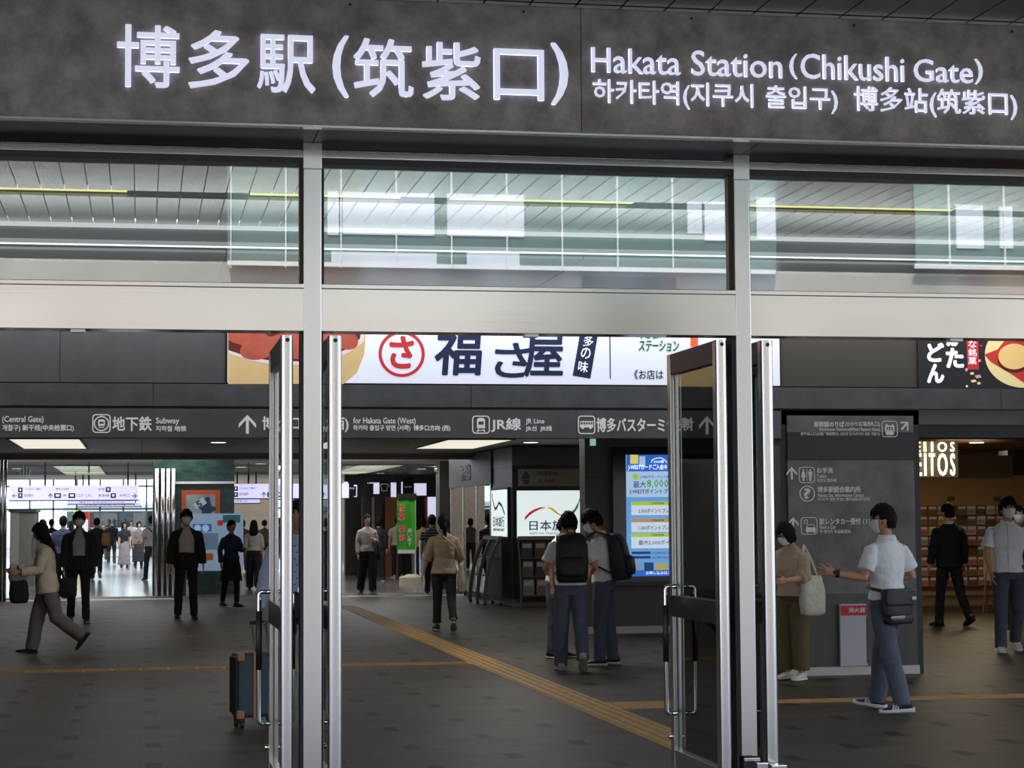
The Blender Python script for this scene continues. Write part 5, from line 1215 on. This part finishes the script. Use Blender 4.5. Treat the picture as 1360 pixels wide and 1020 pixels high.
def backpack(p, label, col, w=.32, h=.50, d=.18, z0=.98, handle=True, droop=0.):
    """rests on the back (+Y side) with two straps over the shoulders"""
    tr = p['tr']; s = p['s']; r = carried(p, 'backpack', label, 'backpack'); m_ = M('bag_%d_%d_%d' % col, col, .6, bump=(25, .3, .01)); ym = .115
    def sec(mb, lst, n=24, pw=3.2):
        R_s = []
        for z, rx, y0, y1 in lst:
            cy = (y0+y1)/2; ry = (y1-y0)/2; rg = []
            for k in range(n):
                t = 2*math.pi*k/n; c, q = math.cos(t), math.sin(t); e = 2/pw
                rg.append(tr(rx*math.copysign(abs(c)**e, c), cy+ry*math.copysign(abs(q)**e, q), z))
            R_s.append(rg)
        return mb.rings(R_s)
    hw = w/2
    sec(MB(), [(z0, hw*.80, ym+.02, ym+d*.85), (z0+.03, hw*.95, ym, ym+d), (z0+h*.4, hw, ym, ym+d*1.05), (z0+h*.75, hw*.96, ym, ym+d*.92), (z0+h*.93, hw*.82, ym, ym+d*.7), (z0+h, hw*.55, ym+.01, ym+d*.45)]).build('main_body', m_, r, smooth=True)
    po = sec(MB(), [(z0+.05, hw*.66, ym+d*.9, ym+d+.035), (z0+.09, hw*.74, ym+d*.9, ym+d+.05), (z0+h*.42, hw*.74, ym+d*.9, ym+d+.05), (z0+h*.5, hw*.66, ym+d*.9, ym+d+.02)]).build('front_pocket', m_, r, smooth=True)
    MB().tube([tr(-hw*.65, ym+d+.045, z0+h*.45), tr(hw*.65, ym+d+.045, z0+h*.45)], .005*s, 6).build('zip', DARKMETAL, po)
    for sx in (-1, 1):
        m = MB(); pts = [tr(sx*.085, ym+.03, z0+h*.9), tr(sx*.105, .08, 1.42), tr(sx*.115, .0, 1.455), tr(sx*.12, -.09, 1.40), tr(sx*.125, -.13, 1.28), tr(sx*.145, -.10, 1.12), tr(sx*.165, .02, 1.06), tr(sx*.15, ym+.03, z0+.08)]
        rr = []
        for i, q in enumerate(pts):
            a = pts[max(i-1, 0)]; c = pts[min(i+1, len(pts)-1)]; d_ = (c-a).normalized(); x_ = V3(1, 0, 0); x_ = (x_-d_*x_.dot(d_)).normalized(); n_ = d_.cross(x_)
            wv = .032*s if i < 5 else .014*s
            rr.append([q+x_*wv+n_*.008, q-x_*wv+n_*.008, q-x_*wv-n_*.008, q+x_*wv-n_*.008])
        m.rings(rr); m.build('strap', BLACK, r)
    if handle: MB().tube([tr(-.045, ym+.03, z0+h*.98), tr(-.04, ym+.03, z0+h+.05), tr(.04, ym+.03, z0+h+.05), tr(.045, ym+.03, z0+h*.98)], .010*s, 8).build('top_handle', BLACK, r, smooth=True)
    return r
def soft_bag(p, name, label, col, c, w, h, d, strap=None, rot=0., strapw=.012, top=.8):
    """cloth bag hanging at c (person frame, metres): tapered body, sagging foot, strap as a loop of points"""
    s = p['s']; r = carried(p, name, label, 'bag'); m_ = fabric('bag_%d_%d_%d' % col, col); n = 20; R_s = []
    ca, sa = math.cos(rot), math.sin(rot)
    for t, kw, kd in ((0, .55, .5), (.06, .9, .95), (.35, 1, 1.1), (.7, .92, .8), (1, top, .35)):
        rg = []
        for k in range(n):
            a = 2*math.pi*k/n; x = w/2*kw*math.copysign(abs(math.cos(a))**.7, math.cos(a)); y = d/2*kd*math.copysign(abs(math.sin(a))**.8, math.sin(a))
            rg.append((c[0]+x*ca-y*sa, c[1]+x*sa+y*ca, c[2]-h+h*t))
        R_s.append(rg)
    mb = MB(); mb.rings(R_s); me = remesh(mb, .012, 1, .008, px_seed(c), 9); mesh_obj(me, 'bag_body', m_, r)
    if strap:
        MB().tube(strap, strapw, 8).build('strap', m_, r, smooth=True)
    return r
def px_seed(c): return c[0]*13.7+c[2]*3.1
A_REST = None
NAVYT = (58, 70, 104)
# --- near group
P = person(1181, 945, 1.71, -150, 'person in white short-sleeved shirt walking left with one hand raised', 'shirt', (238, 242, 248), botc=(82, 87, 104), hair='short', glasses=True, L=(-14, 2, 6), R=(20, 2, 10), lf=4, rf=-8, fyaw=34, la=((.40, -.05, -1), (.86, -.52, .18)), ra=((-.45, .1, -1), (.3, -.9, -.15)), head=(38, 4), shoes=(20, 20, 24), sole=(214, 216, 220), vox=.009, sole_h=1.6, collar=True, spread=.9, curl=(4, 10), wide=1.15, cuff=.0, stripe3=True, hem=.93)
tr = P['tr']; r = carried(P, 'messenger_bag', 'dark grey flap bag worn at the back of the walking person in white', 'bag'); MG = M('bag_charcoal', (44, 46, 50), .6, bump=(30, .3, .01))
def slab_back(x0, x1, y0, y1, z0, z1, name, mt, par, pw=3.5):
    R_s = []
    for z, k in ((z0, .86), (z0+.02, .97), ((z0+z1)/2, 1), (z1-.02, .98), (z1, .9)):
        cx, cy, rx, ry = (x0+x1)/2, (y0+y1)/2, (x1-x0)/2*k, (y1-y0)/2*k; rg = []
        for q in range(24):
            t = 2*math.pi*q/24; c, w_ = math.cos(t), math.sin(t); e = 2/pw; u = rx*math.copysign(abs(c)**e, c)
            rg.append(tr(cx+u, cy+ry*math.copysign(abs(w_)**e, w_)-.9*(u**2), z))
        R_s.append(rg)
    return MB().rings(R_s).build(name, mt, par, smooth=True)
slab_back(-.16, .21, .11, .19, .80, 1.02, 'bag_body', MG, r); fo = slab_back(-.165, .215, .185, .205, .885, 1.025, 'flap', MG, r); slab_back(-.12, -.06, .200, .212, .925, .955, 'label_patch', DIMWHITE, fo)
slab_back(-.15, .19, .10, .20, .735, .81, 'lower_pouch', M('pouch_black', (24, 25, 28), .6), r); slab_back(.0, .19, .185, .206, .775, .805, 'pale_stripe', M('stripe_pale', (196, 198, 190), .6), r)
MB().tube([tr(.17, .12, 1.0), tr(.165, -.02, 1.02), tr(.08, -.13, 1.03), tr(-.08, -.13, 1.03), tr(-.18, -.02, 1.02), tr(-.2, .12, 1.0)], .014, 8).build('belt_strap', MG, r)
wt = empty('wristwatch', P['loc'], P['rz']); tag(wt, 'black wristwatch on the raised wrist of the walking person in white', 'watch'); w_ = P['wL']; d_ = P['dL']; MB().tube([w_-d_*.03, w_-d_*.005], .034, 14).build('band', BLACK, wt); MB().ball(w_-d_*.018+V3(.03, 0, .012), .016, .016, .016).build('case', DARKMETAL, wt)
P = person(1055, 903, 1.55, -52, 'person in beige top and olive trousers with mask, head bowed beside the direction panel', 'blouse', (176, 160, 138), botc=(92, 84, 54), hair='bob', glasses=True, fem=True, L=(2, 1, 3), R=(-1, 1, 2), la=((.15, -.15, -1), (-.35, -1, -.1)), ra=((-.15, -.2, -1), (.3, -1, .05)), head=(-10, 22), lean=4, shoes=(216, 212, 204), sole=(220, 216, 208), vox=.009, wide=1.45, bottom='cropped', cuff=.14, hem=.90)
soft_bag(P, 'tote_bag', 'cream tote bag on the shoulder of the person in olive trousers', (200, 194, 178), (.20, .04, 1.03), .36, .40, .12, [(.17, -.10, 1.0), (.155, -.06, 1.2), (.135, .0, 1.32), (.16, .06, 1.2), (.2, .14, 1.0)], rot=1.45, strapw=.02)
ph = empty('phone', P['loc'], P['rz']); tag(ph, 'dark phone in the hands of the person with the cream tote bag', 'phone'); q = (P['wL']+P['wR'])/2+P['dL']*.06; MB().box(-.035, .035, -.004, .004, -.07, .07).build('body', BLACK, ph, .004, loc=q+V3(0, -.03, .03))
P = person(759, 890, 1.66, 172, 'student in white shirt seen from behind carrying a big black backpack', 'shirt', (236, 238, 246), botc=(86, 91, 110), hair='fluffy', hairm=HAIRB, L=(-4, 3, 3), R=(-14, 1, 22), rf=38, head=(10, 16), lean=4, la=((.35, -.05, -1), (-.1, -1, -.2)), ra=((-.35, -.05, -1), (.1, -1, -.3)), shoes=(176, 174, 168), sole=(150, 148, 140), vox=.009, collar=True, wide=1.15)
backpack(P, 'big black backpack on the student seen from behind', (26, 26, 28), .36, .54, .20, .93)
P = person(803, 884, 1.70, -118, 'student in white shirt and mask bending his head, navy backpack on the back', 'shirt', (238, 240, 247), botc=(86, 92, 111), hair='fluffy', L=(3, 2, 3), R=(-3, 2, 4), sole_h=1.4, head=(8, 24), lean=6, la=((.1, -.12, -1), (.05, -.35, -1)), ra=((-.15, -.3, -1), (.2, -1, .1)), shoes=(26, 26, 30), sole=(220, 220, 220), vox=.009, glasses=True, collar=True, wide=1.12)
backpack(P, 'dark navy backpack hanging low on the student with bent head', (34, 36, 48), .32, .52, .19, .90)
P = person(742, 874, 1.64, 40, 'student mostly hidden behind the big black backpack, head tilted down', 'shirt', (234, 237, 245), botc=(84, 90, 108), hair='fluffy', head=(15, 18), lean=8, vox=.010, collar=True)
P = person(590, 838, 1.66, 178, 'person in beige blouse with black ponytail walking away down the middle of the hall', 'blouse', (160, 142, 116), botc=(26, 26, 30), hair='pony', mask=False, fem=True, bottom='cropped', L=(8, 1, 4), R=(-14, 1, 22), rf=30, cuff=.16, shoes=(40, 34, 34), sole=(150, 140, 130), vox=.010, hem=.84, la=((.3, -.05, -1), (.25, -.3, -1)), ra=((-.3, -.1, -1), (-.1, -.6, -1)))
soft_bag(P, 'shoulder_bag', 'pale shoulder bag slung across the person in the beige blouse', (176, 168, 150), (-.25, .0, .98), .30, .44, .10, [(-.25, -.02, .98), (-.16, .12, 1.2), (.0, .15, 1.34), (.10, .07, 1.45), (.09, -.02, 1.46)], rot=1.4, strapw=.012)
# --- left half of the hall
P = person(247, 822, 1.77, 2, 'person in black suit jacket and pale shirt with mask walking towards the door', 'jacket', (24, 24, 27), botc=(18, 18, 20), hair='fluffy', inner=(190, 176, 164), openw=.125, L=(5, 3, 4), R=(-6, 3, 6), shoes=(14, 14, 14), sole=(20, 20, 20), la=((.22, .05, -1), (.1, -.15, -1)), ra=((-.22, .0, -1), (-.1, -.15, -1)), vox=.010, collar=True)
P = person(307, 806, 1.60, 28, 'person in navy shirt and long black apron skirt with clasped hands', 'longsleeve', (46, 52, 84), bottom='skirt', botc=(18, 18, 22), hair='short', mask=False, fem=True, skirt_len=.42, L=(6, 2, 8), R=(-8, 2, 6), la=((.25, -.05, -1), (-.4, -1, .2)), ra=((-.3, .1, -1), (-.05, -.25, -1)), shoes=(16, 16, 16), sole=(18, 18, 18), vox=.011, hem=.95)
P = person(337, 783, 1.60, 172, 'person with long black hair in white blouse and black trousers, back turned', 'blouse', (178, 172, 164), botc=(20, 20, 22), hair='long', mask=False, fem=True, L=(8, 2, 4), R=(-10, 2, 16), rf=15, wide=1.5, shoes=(18, 18, 18), sole=(30, 30, 30), vox=.012, hem=.96)
P = person(62, 868, 1.60, -84, 'person in cream jacket and wide grey trousers striding left with bags', 'coat', (212, 200, 178), botc=(116, 108, 104), hair='long', mask=False, fem=True, L=(-16, 2, 38), R=(16, 2, 6), lf=52, rf=-4, wide=1.42, lean=6, hem=.80, la=((.15, -.25, -1), (.0, -1, -.1)), ra=((-.15, -.3, -1), (.0, -1, -.05)), head=(0, 10), shoes=(24, 22, 22), sole=(30, 28, 28), vox=.010)
soft_bag(P, 'carrier_bag', 'white carrier bag held in front by the person in the cream jacket', (190, 182, 166), (.05, -.36, 1.10), .22, .22, .12, None, rot=1.5)
soft_bag(P, 'handbag', 'dark handbag held in front by the person in the cream jacket', (26, 26, 32), (.08, -.34, .90), .24, .28, .14, [(.08, -.4, .86), (.1, -.36, 1.08), (.1, -.28, .86)], rot=1.5)
soft_bag(P, 'shoulder_bag', 'black shoulder bag hanging behind the person in the cream jacket', (18, 18, 20), (.14, .24, .92), .22, .24, .12, [(.14, .2, .86), (.15, .1, 1.2), (.1, .02, 1.43), (.14, .02, 1.3)], rot=1.5)
P = person(104, 827, 1.75, 4, 'person in dark jacket and grey shirt with mask behind the one in cream', 'jacket', (34, 34, 38), botc=(24, 24, 27), hair='fluffy', inner=(160, 158, 164), openw=.10, skin=SKIN2, L=(10, 2, 6), R=(-10, 2, 14), rf=12, shoes=(60, 56, 52), sole=(150, 146, 140), vox=.011, collar=True, la=((.2, .1, -1), (.05, -.2, -1)))
P = person(32, 769, 1.62, 178, 'person in khaki trousers with dark backpack far left beside the booth', 'tshirt', (60, 62, 66), botc=(104, 96, 78), hair='short', mask=False, L=(10, 2, 8), R=(-14, 2, 20), rf=20, shoes=(24, 24, 24), wide=1.25, vox=.013)
backpack(P, 'dark backpack of the person in khaki trousers far left', (28, 29, 34), .36, .5, .2, .92)
P = person(83, 792, 1.72, 176, 'person in slate-blue shirt and black trousers seen between the two on the left', 'longsleeve', (74, 82, 112), botc=(24, 24, 28), hair='short', mask=False, L=(8, 2, 5), R=(-8, 2, 8), vox=.013)
P = person(56, 783, 1.64, 184, 'person in white shirt half hidden behind the long-haired one in cream', 'longsleeve', (196, 192, 186), botc=(34, 34, 40), hair='fluffy', mask=False, vox=.013)
P = person(128, 770, 1.70, 178, 'person in black coat walking away with a tan bag near the middle of the crowd', 'coat', (28, 28, 30), botc=(22, 22, 24), hair='short', mask=False, L=(10, 2, 6), R=(-16, 2, 34), rf=40, vox=.013)
soft_bag(P, 'shoulder_bag', 'tan shoulder bag at the side of the person in the black coat', (150, 116, 86), (-.26, .06, 1.30), .26, .36, .14, [(-.26, .06, 1.25), (-.12, .06, 1.46), (-.05, -.02, 1.46)], rot=.3)
P = person(148, 750, 1.70, 180, 'person all in black far back, left of the one in a pale long skirt', 'longsleeve', (24, 24, 26), botc=(20, 20, 22), hair='short', mask=False, L=(8, 2, 6), R=(-8, 2, 10), vox=.016, fingers=False)
P = person(165, 755, 1.60, 10, 'person in black top and pale long skirt facing the door in the far crowd', 'tshirt', (30, 29, 32), bottom='skirt', botc=(138, 126, 128), hair='long', mask=False, fem=True, skirt_len=.80, wide=1.0, vox=.014)
P = person(184, 756, 1.60, 15, 'person in grey-brown top and dark skirt beside the pillar tubes', 'longsleeve', (112, 102, 94), bottom='skirt', botc=(40, 38, 42), hair='bob', mask=False, fem=True, skirt_len=.66, vox=.014)
P = person(201, 771, 1.74, 200, 'person in white T-shirt and dark jeans with a crossbody bag, by the steel tubes', 'tshirt', (196, 194, 192), botc=(44, 48, 60), hair='short', mask=False, L=(8, 4, 4), R=(-10, 4, 8), vox=.012)
soft_bag(P, 'crossbody_bag', 'small black crossbody bag of the person in the white T-shirt', (20, 20, 22), (-.24, .02, 1.02), .26, .2, .1, [(-.24, .1, 1.0), (-.08, .15, 1.2), (.1, .10, 1.40), (.13, .0, 1.44)], rot=1.2, strapw=.016)
for k, (px, py, H, rz, tc, bc_, hr, lab) in enumerate(((68, 762, 1.68, 175, (52, 50, 56), (40, 40, 44), 'short', 'person in dark grey among the far crowd beside the slate-blue shirt'), (95, 752, 1.64, 185, (70, 66, 66), (40, 38, 40), 'long', 'long-haired person far back behind the one in the dark jacket'), (137, 745, 1.66, 180, (92, 80, 66), (50, 46, 44), 'fluffy', 'person in brown far back right of the tan bag'),
        (174, 748, 1.66, 0, (188, 182, 176), (60, 58, 66), 'bob', 'person in white far back right of the pale long skirt'), (113, 748, 1.70, 180, (46, 48, 52), (30, 30, 34), 'short', 'person in charcoal far back between the masked one and the black coat'))):
    person(px, py, H, rz, lab, 'tshirt', tc, botc=bc_, hair=hr, mask=False, vox=.017, fingers=False, L=(6, 2, 4), R=(-6, 2, 8))
for px, py, H, rz, tc, bc_, hr, lab in ((313, 752, 1.66, 178, (40, 38, 40), (30, 30, 32), 'short', 'person in black far back at the right edge of the poster wall'), (322, 760, 1.62, 182, (150, 116, 112), (60, 54, 56), 'bob', 'person in dusty pink top far back right of the one in navy'), (351, 757, 1.62, 180, (92, 88, 62), (50, 46, 40), 'fluffy', 'person in olive top far back left of the door leaf'), (330, 748, 1.6, 170, (160, 150, 140), (60, 58, 60), 'short', 'person in pale top farthest back under the white sign')):
    person(px, py, H, rz, lab, 'tshirt', tc, botc=bc_, hair=hr, mask=False, vox=.017, fingers=False, L=(6, 2, 4), R=(-6, 2, 8))
# --- right of the middle
P = person(488, 788, 1.70, 8, 'person in white long-sleeved top and wide black trousers walking this way', 'longsleeve', (176, 168, 160), botc=(20, 20, 22), hair='pony', mask=False, fem=True, L=(9, 1, 5), R=(-9, 1, 14), rf=15, wide=1.4, la=((.2, 0, -1), (-.5, -.8, .25)), ra=((-.2, .05, -1), (-.05, -.2, -1)), shoes=(24, 24, 26), sole=(120, 118, 112), vox=.011, hem=.90)
soft_bag(P, 'handbag', 'black handbag at the elbow of the person in the white top', (20, 20, 22), (.26, .05, .98), .2, .26, .1, [(.26, .05, .95), (.2, .02, 1.3), (.13, 0, 1.45)], rot=1.3)
person(503, 772, 1.66, 170, 'person in black half hidden behind the one in the white top', 'longsleeve', (24, 24, 26), botc=(20, 20, 22), hair='bob', mask=False, vox=.013, fem=True)
person(528, 768, 1.68, 185, 'person in pale shirt half hidden left behind the green banner', 'tshirt', (176, 172, 160), botc=(26, 26, 30), hair='short', mask=False, shoes=(180, 176, 170), vox=.013)
person(562, 768, 1.62, 180, 'person in cream top half hidden right behind the green banner', 'longsleeve', (186, 164, 124), botc=(26, 26, 30), hair='bob', mask=False, vox=.013, fem=True)
STP = M('cloth_striped', (60, 60, 64), .85); nt = STP.node_tree; tcn = nt.nodes.new('ShaderNodeTexCoord'); sx_ = nt.nodes.new('ShaderNodeSeparateXYZ'); mm_ = nt.nodes.new('ShaderNodeMath'); mm_.operation = 'PINGPONG'; mm_.inputs[1].default_value = .03; rp = nt.nodes.new('ShaderNodeValToRGB')
rp.color_ramp.interpolation = 'CONSTANT'; rp.color_ramp.elements[0].color = lin((40, 40, 46)); rp.color_ramp.elements[1].position = .02; rp.color_ramp.elements[1].color = lin((150, 148, 150))
nt.links.new(tcn.outputs['Object'], sx_.inputs[0]); nt.links.new(sx_.outputs[2], mm_.inputs[0]); nt.links.new(mm_.outputs[0], rp.inputs[0]); nt.links.new(rp.outputs[0], nt.nodes['Principled BSDF'].inputs['Base Color'])
person(574, 790, 1.70, 168, 'person in striped top and cap partly hidden behind the beige blouse', 'tshirt', (60, 60, 64), botc=(20, 20, 24), hair='cap', mask=False, L=(10, 2, 5), R=(-16, 2, 18), vox=.012, stripes=STP)
# --- right shop side
person(1262, 832, 1.78, 192, 'person in black suit seen from behind walking into the shop on the right', 'jacket', (15, 15, 16), botc=(14, 14, 15), hair='short', mask=False, inner=(200, 200, 205), openw=0, L=(8, 3, 4), R=(-13, 3, 18), rf=22, la=((.24, .0, -1), (.08, -.3, -1)), ra=((-.24, .05, -1), (-.12, -.2, -1)), shoes=(12, 12, 12), sole=(14, 14, 14), vox=.010, collar=True, hem=.82)
person(1342, 866, 1.81, -14, 'student in white shirt and mask at the right edge of the picture', 'shirt', (236, 239, 248), botc=(74, 79, 96), hair='fluffy', L=(-12, 2, 18), R=(10, 3, 4), lf=20, ra=((-.22, -.02, -1), (.12, -.45, -1)), la=((.2, 0, -1), (.1, -.3, -1)), head=(12, 2), shoes=(206, 204, 200), sole=(214, 212, 208), vox=.010, collar=True, placket=True, wide=1.1, hem=.88)
person(1356, 842, 1.72, -10, 'person in dark clothes close behind the student at the right edge', 'longsleeve', (40, 42, 50), botc=(34, 38, 50), hair='short', shoes=(120, 130, 60), sole=(40, 40, 40), vox=.012)
# --- behind the left door leaf, with suitcase
P = person(395, 958, 1.74, 6, 'person in pale blue dotted shirt standing behind the left steel post with a suitcase', 'longsleeve', (170, 178, 208), botc=(36, 38, 60), hair='short', mask=False, skin=SKIN2, L=(2, 3, 2), R=(0, 3, 2), ra=((-.30, .0, -1), (-.16, -.12, -1)), curl=(55, 70), la=((.15, 0, -1), (.05, -.2, -1)), shoes=(88, 48, 32), sole=(40, 30, 26), vox=.010, collar=True, belt=True, buckle=True, hem=1.0)
dts = MB(); random.seed(3)
for zz in range(7):
    for xx in range(-3, 4): q = P['tr'](xx*.045+(.02 if zz % 2 else 0), -.128+.35*(xx*.045)**2, 1.06+zz*.05); dts.ball(q, .007, .006, .007, 1)
dts.build('shirt_dots', M('dot_navy', (40, 48, 90), .7), P['o'])
# suitcase
sp = on_floor(333, 964); sc_ = empty('suitcase', (sp.x, sp.y, 0), math.radians(12)); tag(sc_, 'dark teal trolley suitcase with tan leather corners behind the left door leaf', 'suitcase')
TEAL = M('case_teal', (44, 62, 72), .5, noise_=(6, .1)); TANL = M('case_tan', (168, 112, 68), .55); CB = M('case_black', (22, 24, 28), .5)
bo_ = MB().box(-.15, .19, -.19, .06, .08, .58).build('shell', TEAL, sc_, .03); MB().box(-.165, -.145, -.16, .035, .11, .55).build('side_panel', CB, sc_, .01)
for x in (-.03, .10): MB().box(x, x+.022, -.196, .066, .075, .586).build('leather_strap', TANL, sc_, .004)
for x in (-.15, .19):
    for z in (.08, .58): MB().box(x-.008 if x < 0 else x-.05, x+.05 if x < 0 else x+.008, -.197, -.14, z-.006 if z < .3 else z-.06, z+.06 if z < .3 else z+.006).build('corner', TANL, sc_, .01)
for x in (-.11, .15):
    for y in (-.15, .02):
        w0 = MB().cyl((x-.012, y, .028), (x+.012, y, .028), .028, n=14).build('wheel', CB, sc_, smooth=True); MB().box(x-.02, x+.02, y-.015, y+.015, .04, .09).build('caster_fork', CB, w0)
hp = P['loc'] + Matrix.Rotation(P['rz'], 3, 'Z') @ (P['wR'] + P['dR']*.10)
hl = Matrix.Rotation(-math.radians(12), 3, 'Z') @ (hp - Vector((sp.x, sp.y, 0)))
for x in (-.055, .055): MB().tube([(hl.x*.9+x, .0, .56), (hl.x+x, hl.y, hl.z)], .009, 10).build('pull_tube', STEEL, sc_)
MB().cyl((hl.x-.07, hl.y, hl.z), (hl.x+.07, hl.y, hl.z), .016, n=10).build('pull_grip', CB, sc_, smooth=True)
